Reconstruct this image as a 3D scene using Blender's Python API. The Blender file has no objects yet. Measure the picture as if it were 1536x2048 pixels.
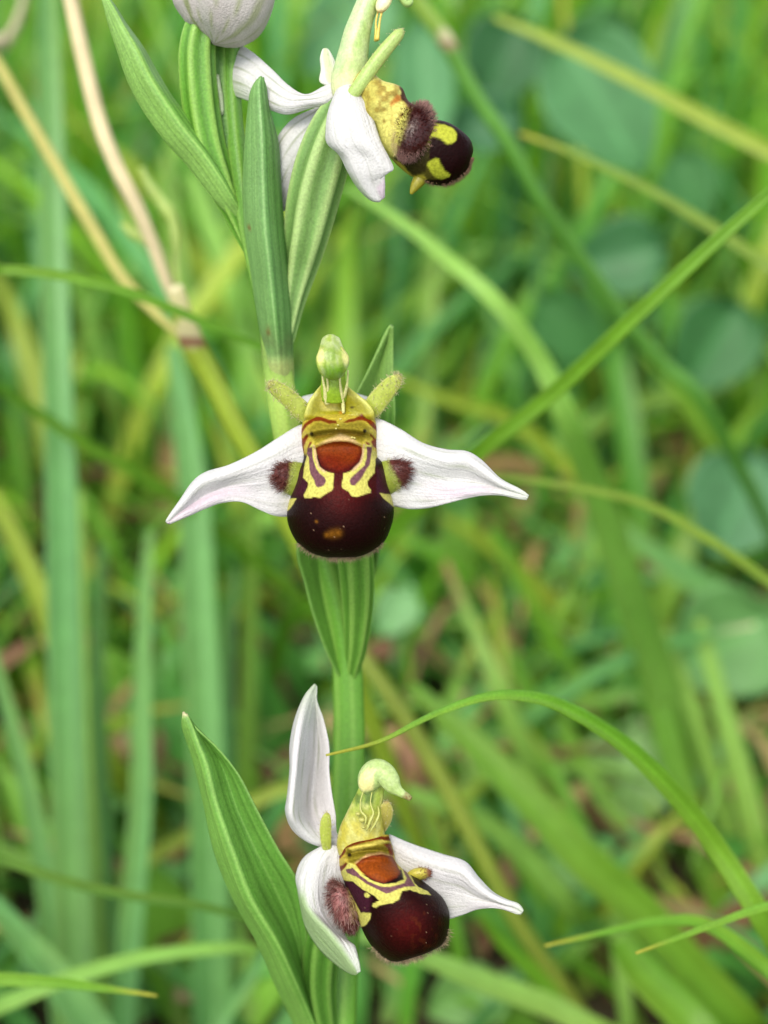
import bpy, math, random
import numpy as np
from mathutils import Vector, Matrix

# ------------------------------------------------------------------ camera, world, sun, exposure
sc = bpy.context.scene
COL = sc.collection
IW, IH = 1536.0, 2048.0
FOC = 0.10                      # metres from the lens to the middle flower
S = 0.055 / IW                  # metres per photo pixel at that distance
PITCH = math.radians(33)
CAM = np.array([0.0, -FOC * math.cos(PITCH), 0.13 + FOC * math.sin(PITCH)])
FWD = np.array([0.0, math.cos(PITCH), -math.sin(PITCH)])
UP = np.array([0.0, math.sin(PITCH), math.cos(PITCH)])
RIGHT = np.array([1.0, 0.0, 0.0])

cam_data = bpy.data.cameras.new('camera')
cam = bpy.data.objects.new('camera', cam_data)
COL.objects.link(cam)
cam.location = CAM
cam.rotation_euler = (math.pi / 2 - PITCH, 0, 0)
cam_data.sensor_fit = 'HORIZONTAL'
cam_data.sensor_width = 36
cam_data.lens = 36 * FOC / (IW * S)
cam_data.clip_start = 0.004
cam_data.clip_end = 400
cam_data.dof.use_dof = True
cam_data.dof.focus_distance = FOC + 0.0006
cam_data.dof.aperture_fstop = cam_data.lens / 2.4          # lens opening of 2.4 mm
sc.camera = cam

SUN_EL, SUN_AZ = math.radians(58), math.radians(205)       # behind the camera, a little to its left
world = bpy.data.worlds.new('World')
sc.world = world
world.use_nodes = True
wn, wl = world.node_tree.nodes, world.node_tree.links
sky = wn.new('ShaderNodeTexSky')
sky.sky_type = 'NISHITA'
sky.sun_disc = False
sky.sun_elevation = SUN_EL
sky.sun_rotation = SUN_AZ
hs = wn.new('ShaderNodeHueSaturation')
hs.inputs['Saturation'].default_value = 0.30               # thin high cloud: a whitish sky
wl.new(sky.outputs[0], hs.inputs['Color'])
wl.new(hs.outputs[0], wn['Background'].inputs[0])
wn['Background'].inputs[1].default_value = 0.15
sun_data = bpy.data.lights.new('sun', 'SUN')
sun_data.energy = 1.5
sun_data.angle = math.radians(25)
sun_data.color = (1.0, 0.93, 0.80)
sun = bpy.data.objects.new('sun', sun_data)
COL.objects.link(sun)
sd = Vector((math.sin(SUN_AZ) * math.cos(SUN_EL), math.cos(SUN_AZ) * math.cos(SUN_EL), math.sin(SUN_EL)))
sun.rotation_euler = sd.to_track_quat('Z', 'Y').to_euler()
sun.location = sd * 3
sc.view_settings.view_transform = 'Standard'
sc.view_settings.look = 'None'
sc.view_settings.gamma = 1
sc.view_settings.exposure = 1.15
sc.cycles.use_denoising = True
sc.cycles.max_bounces = 8

rng = np.random.default_rng(7)
random.seed(7)

# ------------------------------------------------------------------ helpers
def lin(r, g, b):
    v = np.array([r, g, b]) / 255.0
    return np.where(v <= 0.04045, v / 12.92, ((v + 0.055) / 1.055) ** 2.4)

def W3(p):
    """photo pixel + height z (pixels at the flower's distance, towards the lens) -> world point"""
    p = np.asarray(p, float)
    d = FOC - p[..., 2] * S
    k = d * S / FOC
    return (CAM + d[..., None] * FWD + ((p[..., 0] - IW / 2) * k)[..., None] * RIGHT
            + ((IH / 2 - p[..., 1]) * k)[..., None] * UP)

def WD(x, y, d):
    return W3(np.array([x, y, (FOC - d) / S]))

def ground_depth(x, y):
    v = FWD + (x - IW / 2) * S / FOC * RIGHT + (IH / 2 - y) * S / FOC * UP
    return CAM[2] / -v[2]

def cr(c, n):
    """Catmull-Rom along axis 0, n samples"""
    c = np.asarray(c, float)
    m = len(c)
    t = np.linspace(0, m - 1, n)
    i = np.minimum(t.astype(int), m - 2)
    f = (t - i).reshape((-1,) + (1,) * (c.ndim - 1))
    e = np.concatenate([2 * c[:1] - c[1:2], c, 2 * c[-1:] - c[-2:-1]])
    a, b, d, g = e[i], e[i + 1], e[i + 2], e[i + 3]
    return 0.5 * (2 * b + (d - a) * f + (2 * a - 5 * b + 4 * d - g) * f ** 2 + (3 * b - a - 3 * d + g) * f ** 3)

def smooth(a, b, x):
    t = np.clip((x - a) / (b - a), 0, 1)
    return t * t * (3 - 2 * t)

def vnoise(x, y, seed=0):
    """cheap value noise, 0..1"""
    xi, yi = np.floor(x), np.floor(y)
    fx, fy = x - xi, y - yi
    fx, fy = fx * fx * (3 - 2 * fx), fy * fy * (3 - 2 * fy)
    def h(a, b):
        q = np.sin(a * 127.1 + b * 311.7 + seed * 74.7) * 43758.5453
        return q - np.floor(q)
    return (h(xi, yi) * (1 - fx) + h(xi + 1, yi) * fx) * (1 - fy) + (h(xi, yi + 1) * (1 - fx) + h(xi + 1, yi + 1) * fx) * fy

def mixc(c, col, a):
    a = np.asarray(a)[..., None]
    return c * (1 - a) + np.asarray(col) * a

def poly_alpha(x, y, poly, soft=1.2):
    poly = np.asarray(poly, float)
    shp = x.shape
    x, y = x.ravel(), y.ravel()
    inside = np.zeros(x.shape, bool)
    dist = np.full(x.shape, 1e9)
    n = len(poly)
    for i in range(n):
        ax, ay = poly[i]
        bx, by = poly[(i + 1) % n]
        cond = ((ay > y) != (by > y))
        with np.errstate(divide='ignore', invalid='ignore'):
            xx = (bx - ax) * (y - ay) / (by - ay if by != ay else 1e-9) + ax
        inside ^= cond & (x < xx)
        L2 = (bx - ax) ** 2 + (by - ay) ** 2 + 1e-9
        t = np.clip(((x - ax) * (bx - ax) + (y - ay) * (by - ay)) / L2, 0, 1)
        dist = np.minimum(dist, np.hypot(x - ax - t * (bx - ax), y - ay - t * (by - ay)))
    s = np.where(inside, dist, -dist)
    return smooth(-soft, soft, s).reshape(shp)

MATS = {}
def material(name, rough=0.5, spec=0.4, transl=0.0, fibre=(60, 3), bump=0.15, var=0.18, sheen=0.0, cell=0.0, tint=(1, 1, 1), grain=0.14):
    if name in MATS:
        return MATS[name]
    m = bpy.data.materials.new(name)
    m.use_nodes = True
    nt = m.node_tree
    N, L = nt.nodes, nt.links
    bs = N['Principled BSDF']
    at = N.new('ShaderNodeAttribute'); at.attribute_name = 'Col'
    uv = N.new('ShaderNodeUVMap')
    mp = N.new('ShaderNodeMapping'); mp.inputs['Scale'].default_value = (fibre[0], fibre[1], 1)
    L.new(uv.outputs[0], mp.inputs[0])
    nz = N.new('ShaderNodeTexNoise'); nz.inputs['Scale'].default_value = 1.0; nz.inputs['Detail'].default_value = 3
    L.new(mp.outputs[0], nz.inputs['Vector'])
    tc = N.new('ShaderNodeTexCoord')
    nz2 = N.new('ShaderNodeTexNoise'); nz2.inputs['Scale'].default_value = 350.0; nz2.inputs['Detail'].default_value = 4
    L.new(tc.outputs['Object'], nz2.inputs['Vector'])
    add = N.new('ShaderNodeMath'); add.operation = 'ADD'
    L.new(nz.outputs[0], add.inputs[0]); L.new(nz2.outputs[0], add.inputs[1])
    mr = N.new('ShaderNodeMapRange')
    mr.inputs['From Min'].default_value = 0.6; mr.inputs['From Max'].default_value = 1.4
    mr.inputs['To Min'].default_value = 1 - var; mr.inputs['To Max'].default_value = 1 + var
    L.new(add.outputs[0], mr.inputs['Value'])
    mul0 = N.new('ShaderNodeVectorMath'); mul0.operation = 'MULTIPLY'
    L.new(at.outputs['Color'], mul0.inputs[0]); L.new(mr.outputs[0], mul0.inputs[1])
    nz3 = N.new('ShaderNodeTexNoise'); nz3.inputs['Scale'].default_value = 5200.0; nz3.inputs['Detail'].default_value = 2
    L.new(tc.outputs['Object'], nz3.inputs['Vector'])
    mr3 = N.new('ShaderNodeMapRange')
    mr3.inputs['From Min'].default_value = 0.3; mr3.inputs['From Max'].default_value = 0.7
    mr3.inputs['To Min'].default_value = 1 - grain; mr3.inputs['To Max'].default_value = 1 + grain
    L.new(nz3.outputs[0], mr3.inputs['Value'])
    mul = N.new('ShaderNodeVectorMath'); mul.operation = 'MULTIPLY'
    L.new(mul0.outputs[0], mul.inputs[0]); L.new(mr3.outputs[0], mul.inputs[1])
    L.new(mul.outputs[0], bs.inputs['Base Color'])
    bs.inputs['Roughness'].default_value = rough
    bs.inputs['Specular IOR Level'].default_value = spec
    if sheen:
        bs.inputs['Sheen Weight'].default_value = sheen
        bs.inputs['Sheen Roughness'].default_value = 0.35
        bs.inputs['Sheen Tint'].default_value = (1.0, 0.75, 0.7, 1)
    bp = N.new('ShaderNodeBump'); bp.inputs['Strength'].default_value = bump; bp.inputs['Distance'].default_value = 0.00025
    L.new(nz.outputs[0], bp.inputs['Height'])
    last = bp
    if cell:
        vo = N.new('ShaderNodeTexVoronoi'); vo.inputs['Scale'].default_value = 7000
        L.new(tc.outputs['Object'], vo.inputs['Vector'])
        b2 = N.new('ShaderNodeBump'); b2.inputs['Strength'].default_value = cell; b2.inputs['Distance'].default_value = 0.00005
        b2.invert = True
        L.new(vo.outputs['Distance'], b2.inputs['Height']); L.new(bp.outputs[0], b2.inputs['Normal'])
        last = b2
    L.new(last.outputs[0], bs.inputs['Normal'])
    if transl:
        tr = N.new('ShaderNodeBsdfTranslucent')
        t2 = N.new('ShaderNodeVectorMath'); t2.operation = 'MULTIPLY'; t2.inputs[1].default_value = tint
        L.new(mul.outputs[0], t2.inputs[0]); L.new(t2.outputs[0], tr.inputs['Color'])
        mx = N.new('ShaderNodeMixShader'); mx.inputs[0].default_value = transl
        L.new(bs.outputs[0], mx.inputs[1]); L.new(tr.outputs[0], mx.inputs[2])
        L.new(mx.outputs[0], N['Material Output'].inputs[0])
    MATS[name] = m
    return m

GT = (1.25, 1.25, 0.6)
M_LEAF = material('bract_green', 0.42, 0.45, 0.25, (26, 2), 0.35, 0.16, cell=0.35, tint=GT)
M_STEM = material('stem_green', 0.45, 0.4, 0.12, (14, 3), 0.2, 0.12, cell=0.35, tint=GT)
M_PETAL = material('white_petal', 0.5, 0.3, 0.28, (22, 2), 0.45, 0.05, cell=0.7, grain=0.06)
M_LIP = material('lip_velvet', 0.45, 0.05, 0.0, (40, 40), 0.15, 0.12, cell=0.4, grain=0.22)
M_FLESH = material('waxy_flesh', 0.38, 0.45, 0.15, (18, 6), 0.15, 0.08, cell=0.3)
M_HAIR = material('fine_hair', 0.7, 0.05, 0.35, (2, 2), 0.0, 0.15)
M_GRASS = material('grass_blade', 0.42, 0.45, 0.40, (14, 4), 0.3, 0.14, tint=GT)
M_DRY = material('dry_plant', 0.7, 0.25, 0.1, (16, 4), 0.3, 0.2)
M_BROAD = material('broad_leaf', 0.5, 0.4, 0.25, (8, 8), 0.3, 0.15, tint=GT)

def build(name, V, F, C, UV, mat, parent=None, origin=None):
    V = np.asarray(V, float)
    o0 = V.mean(0) if origin is None else np.asarray(origin, float)
    me = bpy.data.meshes.new(name)
    me.from_pydata((V - o0).tolist(), [], F)
    me.polygons.foreach_set('use_smooth', [True] * len(me.polygons))
    ca = me.color_attributes.new('Col', 'FLOAT_COLOR', 'POINT')
    rgba = np.ones((len(V), 4)); rgba[:, :3] = np.clip(C, 0, 1)
    ca.data.foreach_set('color', rgba.ravel())
    uvl = me.uv_layers.new(name='UVMap')
    li = np.empty(len(me.loops), int)
    me.loops.foreach_get('vertex_index', li)
    uvl.data.foreach_set('uv', np.asarray(UV, float)[li].ravel())
    me.materials.append(mat)
    me.update()
    o = bpy.data.objects.new(name, me)
    COL.objects.link(o)
    o.location = o0
    if parent is not None:
        o.parent = parent
        bpy.context.view_layer.update()
        o.matrix_parent_inverse = parent.matrix_world.inverted()
    return o

def tag(o, label, cat, group=None, kind=None):
    if label: o['label'] = label
    if cat: o['category'] = cat
    if group: o['group'] = group
    if kind: o['kind'] = kind
    return o

def grid_normals(P):
    du = np.gradient(P, axis=1); dv = np.gradient(P, axis=0)
    n = np.cross(du, dv)
    l = np.linalg.norm(n, axis=-1, keepdims=True)
    n = np.where(l > 1e-14, n / np.maximum(l, 1e-14), 0)
    bad = l[..., 0] <= 1e-14
    n[bad] = -FWD
    return n

def solid_data(Fr, Bk, Cf, Cb, UV):
    nv, nu = Fr.shape[:2]
    n = nv * nu
    V = np.concatenate([Fr.reshape(-1, 3), Bk.reshape(-1, 3)])
    C = np.concatenate([Cf.reshape(-1, 3), Cb.reshape(-1, 3)])
    U = np.concatenate([UV.reshape(-1, 2)] * 2)
    F = []
    for j in range(nv - 1):
        r = j * nu
        for i in range(nu - 1):
            a = r + i
            F.append((a, a + nu, a + nu + 1, a + 1))
            F.append((n + a, n + a + 1, n + a + nu + 1, n + a + nu))
    ring = ([i for i in range(nu)] + [j * nu + nu - 1 for j in range(1, nv)]
            + [(nv - 1) * nu + i for i in range(nu - 2, -1, -1)] + [j * nu for j in range(nv - 2, 0, -1)])
    for k in range(len(ring)):
        a, b = ring[k], ring[(k + 1) % len(ring)]
        F.append((a, b, n + b, n + a))
    return V, F, C, U

def sheet(name, rows, colorfn, mat, parent, nv=40, nu=17, thick=7, backfn=None, world_pts=False, wob=0, seed=0):
    """a thin leaf or petal lofted through rows of control points (px space), with real thickness"""
    c = np.array([list(r) for r in rows], float)
    P = cr(c, nv)
    P = np.swapaxes(cr(np.swapaxes(P, 0, 1), nu), 0, 1)
    u, v = np.meshgrid(np.linspace(0, 1, nu), np.linspace(0, 1, nv))
    if wob:
        P[..., 2] += wob * (vnoise(u * 5 + seed, v * 9, seed) - 0.5) * 2
    Wd = P if world_pts else W3(P)
    N = grid_normals(Wd)
    edge = np.minimum(np.minimum(u, 1 - u) * 6, 1) * np.minimum(np.minimum(v, 1 - v) * 12 + 0.25, 1)
    th = thick * S * (0.25 + 0.75 * np.sqrt(edge)) / 2
    if np.mean(N @ (-FWD)) < 0:
        N = -N
    Fr, Bk = Wd + N * th[..., None], Wd - N * th[..., None]
    Cf = colorfn(u, v, P[..., 0], P[..., 1])
    Cb = (backfn or colorfn)(u, v, P[..., 0], P[..., 1])
    return build(name, *solid_data(Fr, Bk, Cf, Cb, np.stack([u, v], -1)), mat, parent)

def tube(name, path, colorfn, mat, parent, n=40, seg=20, ridges=None, world_pts=False, flat=1.0, data_only=False, capstart=True, round_end=True, radii_world=False):
    """tapered tube; path rows (x, y, z, r) in px; flat squeezes it along the line of sight"""
    p = cr(np.array(path, float), n)
    C0 = p[:, :3] if world_pts else W3(p[:, :3])
    R = p[:, 3] * (1 if radii_world else S)
    T = np.gradient(C0, axis=0); T /= np.linalg.norm(T, axis=1, keepdims=True)
    A = np.cross(T, FWD)
    la = np.linalg.norm(A, axis=1, keepdims=True)
    A = np.where(la > 1e-6, A / np.maximum(la, 1e-6), RIGHT)
    B = np.cross(A, T)
    th = np.linspace(0, 2 * np.pi, seg, endpoint=False)
    v, a = np.meshgrid(np.linspace(0, 1, n), th, indexing='ij')
    rad = np.ones_like(a)
    if ridges is not None:
        rad = ridges(a, v)
    P = C0[:, None] + (R[:, None] * np.cos(th) * rad)[..., None] * A[:, None] + (R[:, None] * np.sin(th) * rad * flat)[..., None] * B[:, None]
    px = p[:, 0][:, None] + p[:, 3][:, None] * np.cos(a) * rad * 1.0
    pxy = project(P)
    Cc = colorfn(a, v, pxy[..., 0], pxy[..., 1])
    V = P.reshape(-1, 3); C = Cc.reshape(-1, 3)
    U = np.stack([a / (2 * np.pi), v], -1).reshape(-1, 2)
    F = []
    for j in range(n - 1):
        for i in range(seg):
            i2 = (i + 1) % seg
            F.append((j * seg + i, (j + 1) * seg + i, (j + 1) * seg + i2, j * seg + i2))
    V = np.concatenate([V, C0[:1] - T[:1] * R[0] * 0.25, C0[-1:] + T[-1:] * R[-1] * 0.25])
    C = np.concatenate([C, C[:1], C[-1:]]); U = np.concatenate([U, U[:1], U[-1:]])
    k0, k1 = n * seg, n * seg + 1
    for i in range(seg):
        i2 = (i + 1) % seg
        F.append((k0, i, i2)); F.append((k1, (n - 1) * seg + i2, (n - 1) * seg + i))
    if data_only:
        return V, F, C, U
    return build(name, V, F, C, U, mat, parent)

def project(P):
    d = P - CAM
    z = d @ FWD
    return np.stack([IW / 2 + (d @ RIGHT) / z * FOC / S, IH / 2 - (d @ UP) / z * FOC / S, z], -1)

def join(parts):
    V, F, C, U, k = [], [], [], [], 0
    for v, f, c, u in parts:
        V.append(v); C.append(c); U.append(u)
        F += [tuple(i + k for i in q) for q in f]
        k += len(v)
    return np.concatenate(V), F, np.concatenate(C), np.concatenate(U)

def hairs(name, roots, dirs, length, width, cols, parent, bend=0.3):
    """each hair a bent three-sided spike"""
    n = len(roots)
    roots = np.asarray(roots); dirs = dirs / np.maximum(np.linalg.norm(dirs, axis=1, keepdims=True), 1e-12)
    rv = rng.normal(size=(n, 3))
    A = np.cross(dirs, rv); A /= np.maximum(np.linalg.norm(A, axis=1, keepdims=True), 1e-12)
    B = np.cross(dirs, A)
    length = np.asarray(length)[:, None] * S; w = width * S
    mid = roots + dirs * length * 0.55
    tip = roots + dirs * length + A * length * bend * rng.normal(size=(n, 1))
    V = []
    for k in range(3):
        a = 2 * np.pi * k / 3
        V.append(roots - dirs * length * 0.08 + (A * math.cos(a) + B * math.sin(a)) * w)
    for k in range(3):
        a = 2 * np.pi * k / 3
        V.append(mid + (A * math.cos(a) + B * math.sin(a)) * w * 0.7)
    V.append(tip)
    V = np.stack(V, 1).reshape(-1, 3)
    F = []
    for i in range(n):
        b = i * 7
        for k in range(3):
            k2 = (k + 1) % 3
            F.append((b + k, b + k2, b + 3 + k2, b + 3 + k)); F.append((b + 3 + k, b + 3 + k2, b + 6))
    C = np.repeat(cols, 7, 0)
    o = build(name, V, F, C, np.zeros((len(V), 2)), M_HAIR, parent)
    o['kind'] = 'stuff'
    return o

def const(c):
    return lambda u, v, x, y: np.broadcast_to(np.asarray(c, float), u.shape + (3,)).copy()

# ------------------------------------------------------------------ ground
def soil_material():
    m = bpy.data.materials.new('soil'); m.use_nodes = True
    N, L = m.node_tree.nodes, m.node_tree.links
    tc = N.new('ShaderNodeTexCoord')
    n1 = N.new('ShaderNodeTexNoise'); n1.inputs['Scale'].default_value = 30; n1.inputs['Detail'].default_value = 8
    L.new(tc.outputs['Object'], n1.inputs['Vector'])
    rp = N.new('ShaderNodeValToRGB')
    e = rp.color_ramp.elements
    e[0].position = 0.3; e[0].color = (0.020, 0.014, 0.008, 1)
    e[1].position = 0.75; e[1].color = (0.13, 0.085, 0.05, 1)
    k = e.new(0.55); k.color = (0.055, 0.042, 0.018, 1)
    L.new(n1.outputs[0], rp.inputs[0])
    L.new(rp.outputs[0], N['Principled BSDF'].inputs['Base Color'])
    N['Principled BSDF'].inputs['Roughness'].default_value = 0.9
    bp = N.new('ShaderNodeBump'); bp.inputs['Distance'].default_value = 0.004
    L.new(n1.outputs[0], bp.inputs['Height']); L.new(bp.outputs[0], N['Principled BSDF'].inputs['Normal'])
    return m
g = np.sinh(np.linspace(-6.2, 6.2, 121)) * 0.25
gx, gy = np.meshgrid(g, g + 0.3)
near = np.exp(-(gx ** 2 + (gy - 0.3) ** 2) / 4)
gz = (vnoise(gx * 22, gy * 22, 3) - 1) * 0.008 * near + (vnoise(gx * 60, gy * 60, 5) - 1) * 0.004 * near
Vg = np.stack([gx, gy, gz], -1).reshape(-1, 3)
ng = 121
Fg = [(j * ng + i, j * ng + i + 1, (j + 1) * ng + i + 1, (j + 1) * ng + i) for j in range(ng - 1) for i in range(ng - 1)]
ground = build('ground', Vg, Fg, np.full((len(Vg), 3), 0.1), Vg[:, :2], soil_material(), origin=(0, 0, 0))
ground['kind'] = 'structure'
ground['label'] = 'dark brown soil under the grass'

# ------------------------------------------------------------------ the orchid
GREEN, LGREEN, DGREEN = lin(112, 158, 72), lin(158, 190, 110), lin(62, 110, 40)
YGREEN, WHITE = lin(176, 186, 70), np.array([0.665, 0.66, 0.645])
PINK, PALEG = lin(200, 178, 194), lin(214, 228, 196)
DARK, WINE = lin(22, 5, 5), lin(66, 9, 8)
YEL, PURP, ORANGE, BROWN, CREAM = lin(176, 170, 84), lin(96, 62, 68), lin(112, 50, 8), lin(104, 40, 12), lin(206, 186, 138)
THROAT, OLIVE = lin(142, 138, 24), lin(106, 94, 22)

base_w = W3(np.array([672, 2300, -475.0]))
root_w = np.array([base_w[0] - 0.004, base_w[1] + 0.006, -0.006])
orchid = bpy.data.objects.new('bee_orchid', None)
orchid.empty_display_size = 0.01
COL.objects.link(orchid)
orchid.location = (root_w[0], root_w[1], 0)
bpy.context.view_layer.update()
tag(orchid, 'bee orchid with white sepals, brown velvety lips, tall green stem and a bud', 'orchid')

# main stem, from above the bud down into the soil
sp = [(452, -170, -160, 17), (456, -60, -160, 18), (462, 60, -160, 19), (464, 200, -165, 19), (478, 340, -170, 21), (497, 440, -180, 24), (520, 540, -200, 26),
      (543, 640, -225, 29), (556, 740, -240, 31), (568, 820, -255, 32), (584, 900, -275, 33), (610, 1000, -300, 34),
      (645, 1100, -335, 34), (674, 1200, -370, 34), (692, 1300, -400, 34), (698, 1400, -415, 35), (699, 1500, -420, 36),
      (696, 1600, -422, 37), (690, 1750, -425, 39), (684, 1900, -430, 41), (678, 2048, -440, 42), (672, 2300, -475, 44)]
spw = [list(W3(np.array(q[:3], float))) + [q[3] * S] for q in sp]
low = np.array(spw[-1][:3])
for k in (0.35, 0.7, 1.0):
    q = low * (1 - k) + root_w * k
    spw.append([q[0] + 0.002 * math.sin(k * 3), q[1], q[2], 46 * S])
def stem_col(a, v, x, y):
    c = np.broadcast_to(lin(92, 142, 46), a.shape + (3,)).copy()
    c = mixc(c, lin(158, 186, 84), smooth(700, 780, y) * (1 - smooth(900, 1010, y)))
    c = mixc(c, lin(118, 112, 70), 0.55 * np.exp(-((y - 705) / 28) ** 2))
    c = mixc(c, lin(140, 178, 84), 0.4 * (np.cos(a * 5) > 0.6))
    return c
tube('stem', spw, stem_col, M_STEM, orchid, n=150, seg=24, world_pts=True, radii_world=True,
     ridges=lambda a, v: 1 + 0.05 * np.cos(a * 5 + v * 4))

def bract_col(base, light, nveins=11, seed=0, tipc=None, stain=None):
    def f(u, v, x, y):
        c = np.broadcast_to(base, u.shape + (3,)).copy()
        ve = 0.5 + 0.5 * np.cos(u * nveins * 2 * np.pi)
        c = mixc(c, light, 0.38 * ve ** 3)
        c = mixc(c, base * 0.55, 0.6 * (1 - ve) ** 5)
        c = mixc(c, base * 0.72, 0.30 * (vnoise(u * 30, v * 5, seed) > 0.55))
        c = mixc(c, light, 0.45 * smooth(0.5, 0.42, u))
        c = mixc(c, light * 1.15, 0.8 * smooth(0.03, 0.0, np.abs(u - 0.5)))
        c = mixc(c, lin(205, 220, 150), 0.08 * np.maximum(smooth(0.03, 0, u), smooth(0.97, 1, u)))
        if tipc is not None:
            c = mixc(c, tipc, smooth(0.05, 0.0, v))
        if stain is not None:
            c = stain(c, u, v, x, y)
        return c
    return f

# lower bract, folded along its keel
sheet('bract', [
    [(365, 1426, -40), (368, 1424, -40), (371, 1427, -40), (373, 1430, -40), (374, 1433, -40)],
    [(364, 1452, -60), (372, 1452, -47), (381, 1450, -38), (386, 1452, -55), (392, 1456, -45)],
    [(376, 1490, -85), (386, 1492, -60), (398, 1494, -41), (417, 1488, -70), (436, 1497, -50)],
    [(387, 1525, -101), (399, 1528, -68), (412, 1530, -45), (445, 1534, -86), (478, 1550, -60)],
    [(406, 1603, -120), (419, 1606, -82), (432, 1610, -55), (474, 1618, -106), (516, 1622, -75)],
    [(428, 1703, -142), (446, 1706, -102), (466, 1708, -74), (512, 1702, -131), (558, 1700, -100)],
    [(464, 1795, -185), (482, 1796, -137), (500, 1796, -103), (552, 1782, -178), (602, 1772, -140)],
    [(514, 1886, -235), (532, 1884, -187), (550, 1880, -153), (585, 1860, -228), (612, 1835, -190)],
    [(547, 1963, -305), (565, 1960, -257), (585, 1955, -223), (602, 1930, -298), (616, 1910, -260)],
    [(585, 2045, -411), (605, 2045, -372), (622, 2040, -344), (632, 2030, -396), (640, 2010, -365)],
    [(625, 2140, -481), (645, 2140, -449), (665, 2140, -425), (680, 2130, -466), (690, 2110, -440)]],
    bract_col(lin(98, 152, 58), lin(142, 186, 92), 12, 1, tipc=lin(214, 206, 160)), M_LEAF, orchid, nv=70, nu=33, thick=9)

# upper-left bract
sheet('bract', [
    [(200, -14, -90), (203, -14, -90), (206, -12, -90), (208, -10, -90), (210, -8, -90)],
    [(208, 14, -90), (214, 12, -85), (221, 10, -80), (226, 12, -90), (231, 15, -100)],
    [(216, 46, -92), (228, 46, -80), (243, 50, -70), (250, 52, -95), (255, 52, -110)],
    [(235, 104, -95), (252, 104, -74), (272, 100, -60), (282, 98, -95), (288, 98, -112)],
    [(256, 165, -100), (276, 160, -78), (297, 152, -62), (308, 146, -98), (314, 144, -116)],
    [(285, 220, -105), (308, 215, -86), (330, 206, -70), (340, 198, -104), (346, 196, -124)],
    [(325, 276, -115), (346, 268, -98), (364, 256, -86), (376, 248, -114), (384, 244, -134)],
    [(375, 332, -130), (393, 324, -116), (410, 314, -106), (420, 308, -130), (428, 306, -150)],
    [(430, 402, -155), (442, 394, -146), (456, 384, -140), (462, 380, -158), (466, 378, -172)],
    [(482, 458, -190), (486, 452, -188), (490, 446, -186), (492, 444, -192), (494, 442, -198)],
    [(496, 500, -205), (500, 498, -205), (504, 496, -205), (506, 494, -208), (508, 492, -212)]],
    bract_col(lin(112, 166, 70), lin(158, 196, 104), 9, 4), M_LEAF, orchid, nv=70, nu=33, thick=9)

# bract standing in front of the stem, below the upper flower
def stainB(c, u, v, x, y):
    c = mixc(c, lin(196, 196, 120), 0.55 * smooth(700, 735, y))
    c = mixc(c, lin(96, 84, 60), 0.45 * smooth(640, 690, y) * (1 - smooth(700, 722, y)) * (vnoise(x / 14, y / 22, 8) + 0.1))
    for sx, sy, r in ((502, 456, 5), (521, 562, 4), (540, 660, 8)):
        c = mixc(c, lin(120, 82, 40), 0.8 * smooth(r, r * 0.4, np.hypot(x - sx, (y - sy))))
    return c
sheet('bract', [
    [(518, 156, -60), (520, 154, -60), (522, 153, -60), (525, 154, -60), (528, 156, -60)],
    [(502, 182, -75), (510, 176, -64), (518, 172, -58), (526, 172, -64), (533, 178, -75)],
    [(496, 215, -90), (507, 212, -74), (520, 212, -62), (530, 212, -74), (538, 216, -90)],
    [(490, 280, -105), (508, 280, -80), (524, 280, -64), (541, 280, -80), (556, 282, -105)],
    [(486, 360, -125), (508, 360, -92), (526, 360, -74), (545, 360, -92), (562, 362, -125)],
    [(489, 450, -150), (511, 450, -112), (530, 450, -90), (551, 450, -112), (568, 452, -150)],
    [(499, 525, -175), (520, 525, -134), (538, 525, -112), (558, 525, -134), (576, 527, -175)],
    [(514, 625, -205), (533, 625, -168), (548, 625, -150), (566, 625, -168), (583, 627, -205)],
    [(527, 700, -230), (541, 700, -204), (555, 700, -192), (570, 700, -204), (586, 702, -230)],
    [(530, 732, -242), (543, 734, -216), (557, 735, -207), (572, 734, -216), (587, 732, -242)],
    [(536, 775, -262), (548, 778, -240), (561, 780, -232), (574, 778, -240), (588, 775, -262)]],
    bract_col(lin(98, 148, 74), lin(138, 178, 108), 6, 9, stain=stainB), M_LEAF, orchid, nv=80, nu=37, thick=9)

# bract behind the middle flower
sheet('bract', [
    [(778, 652, -150), (780, 651, -150), (782, 651, -150), (784, 652, -150), (787, 654, -150)],
    [(760, 692, -165), (763, 692, -175), (768, 694, -190), (776, 694, -182), (786, 694, -170)],
    [(736, 742, -180), (742, 744, -195), (754, 750, -215), (770, 752, -200), (787, 752, -185)],
    [(702, 810, -200), (715, 815, -225), (740, 825, -250), (764, 830, -230), (790, 840, -205)],
    [(640, 950, -230), (668, 955, -270), (702, 960, -300), (740, 960, -270), (780, 955, -235)],
    [(594, 1085, -255), (635, 1090, -300), (676, 1100, -335), (718, 1095, -300), (762, 1085, -262)],
    [(610, 1170, -300), (645, 1180, -350), (682, 1190, -380), (714, 1180, -350), (748, 1165, -312)],
    [(634, 1255, -330), (660, 1262, -376), (690, 1270, -400), (712, 1262, -380), (735, 1240, -345)],
    [(665, 1330, -360), (682, 1340, -396), (698, 1348, -412), (708, 1340, -398), (716, 1325, -372)],
    [(688, 1362, -388), (694, 1366, -400), (700, 1370, -405), (706, 1366, -400), (710, 1356, -392)]],
    bract_col(lin(78, 132, 40), lin(116, 164, 68), 8, 3, stain=lambda c, u, v, x, y: mixc(c, lin(136, 172, 90), 0.7 * smooth(860, 760, y))), M_LEAF, orchid, nv=70, nu=33, thick=9)

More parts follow.
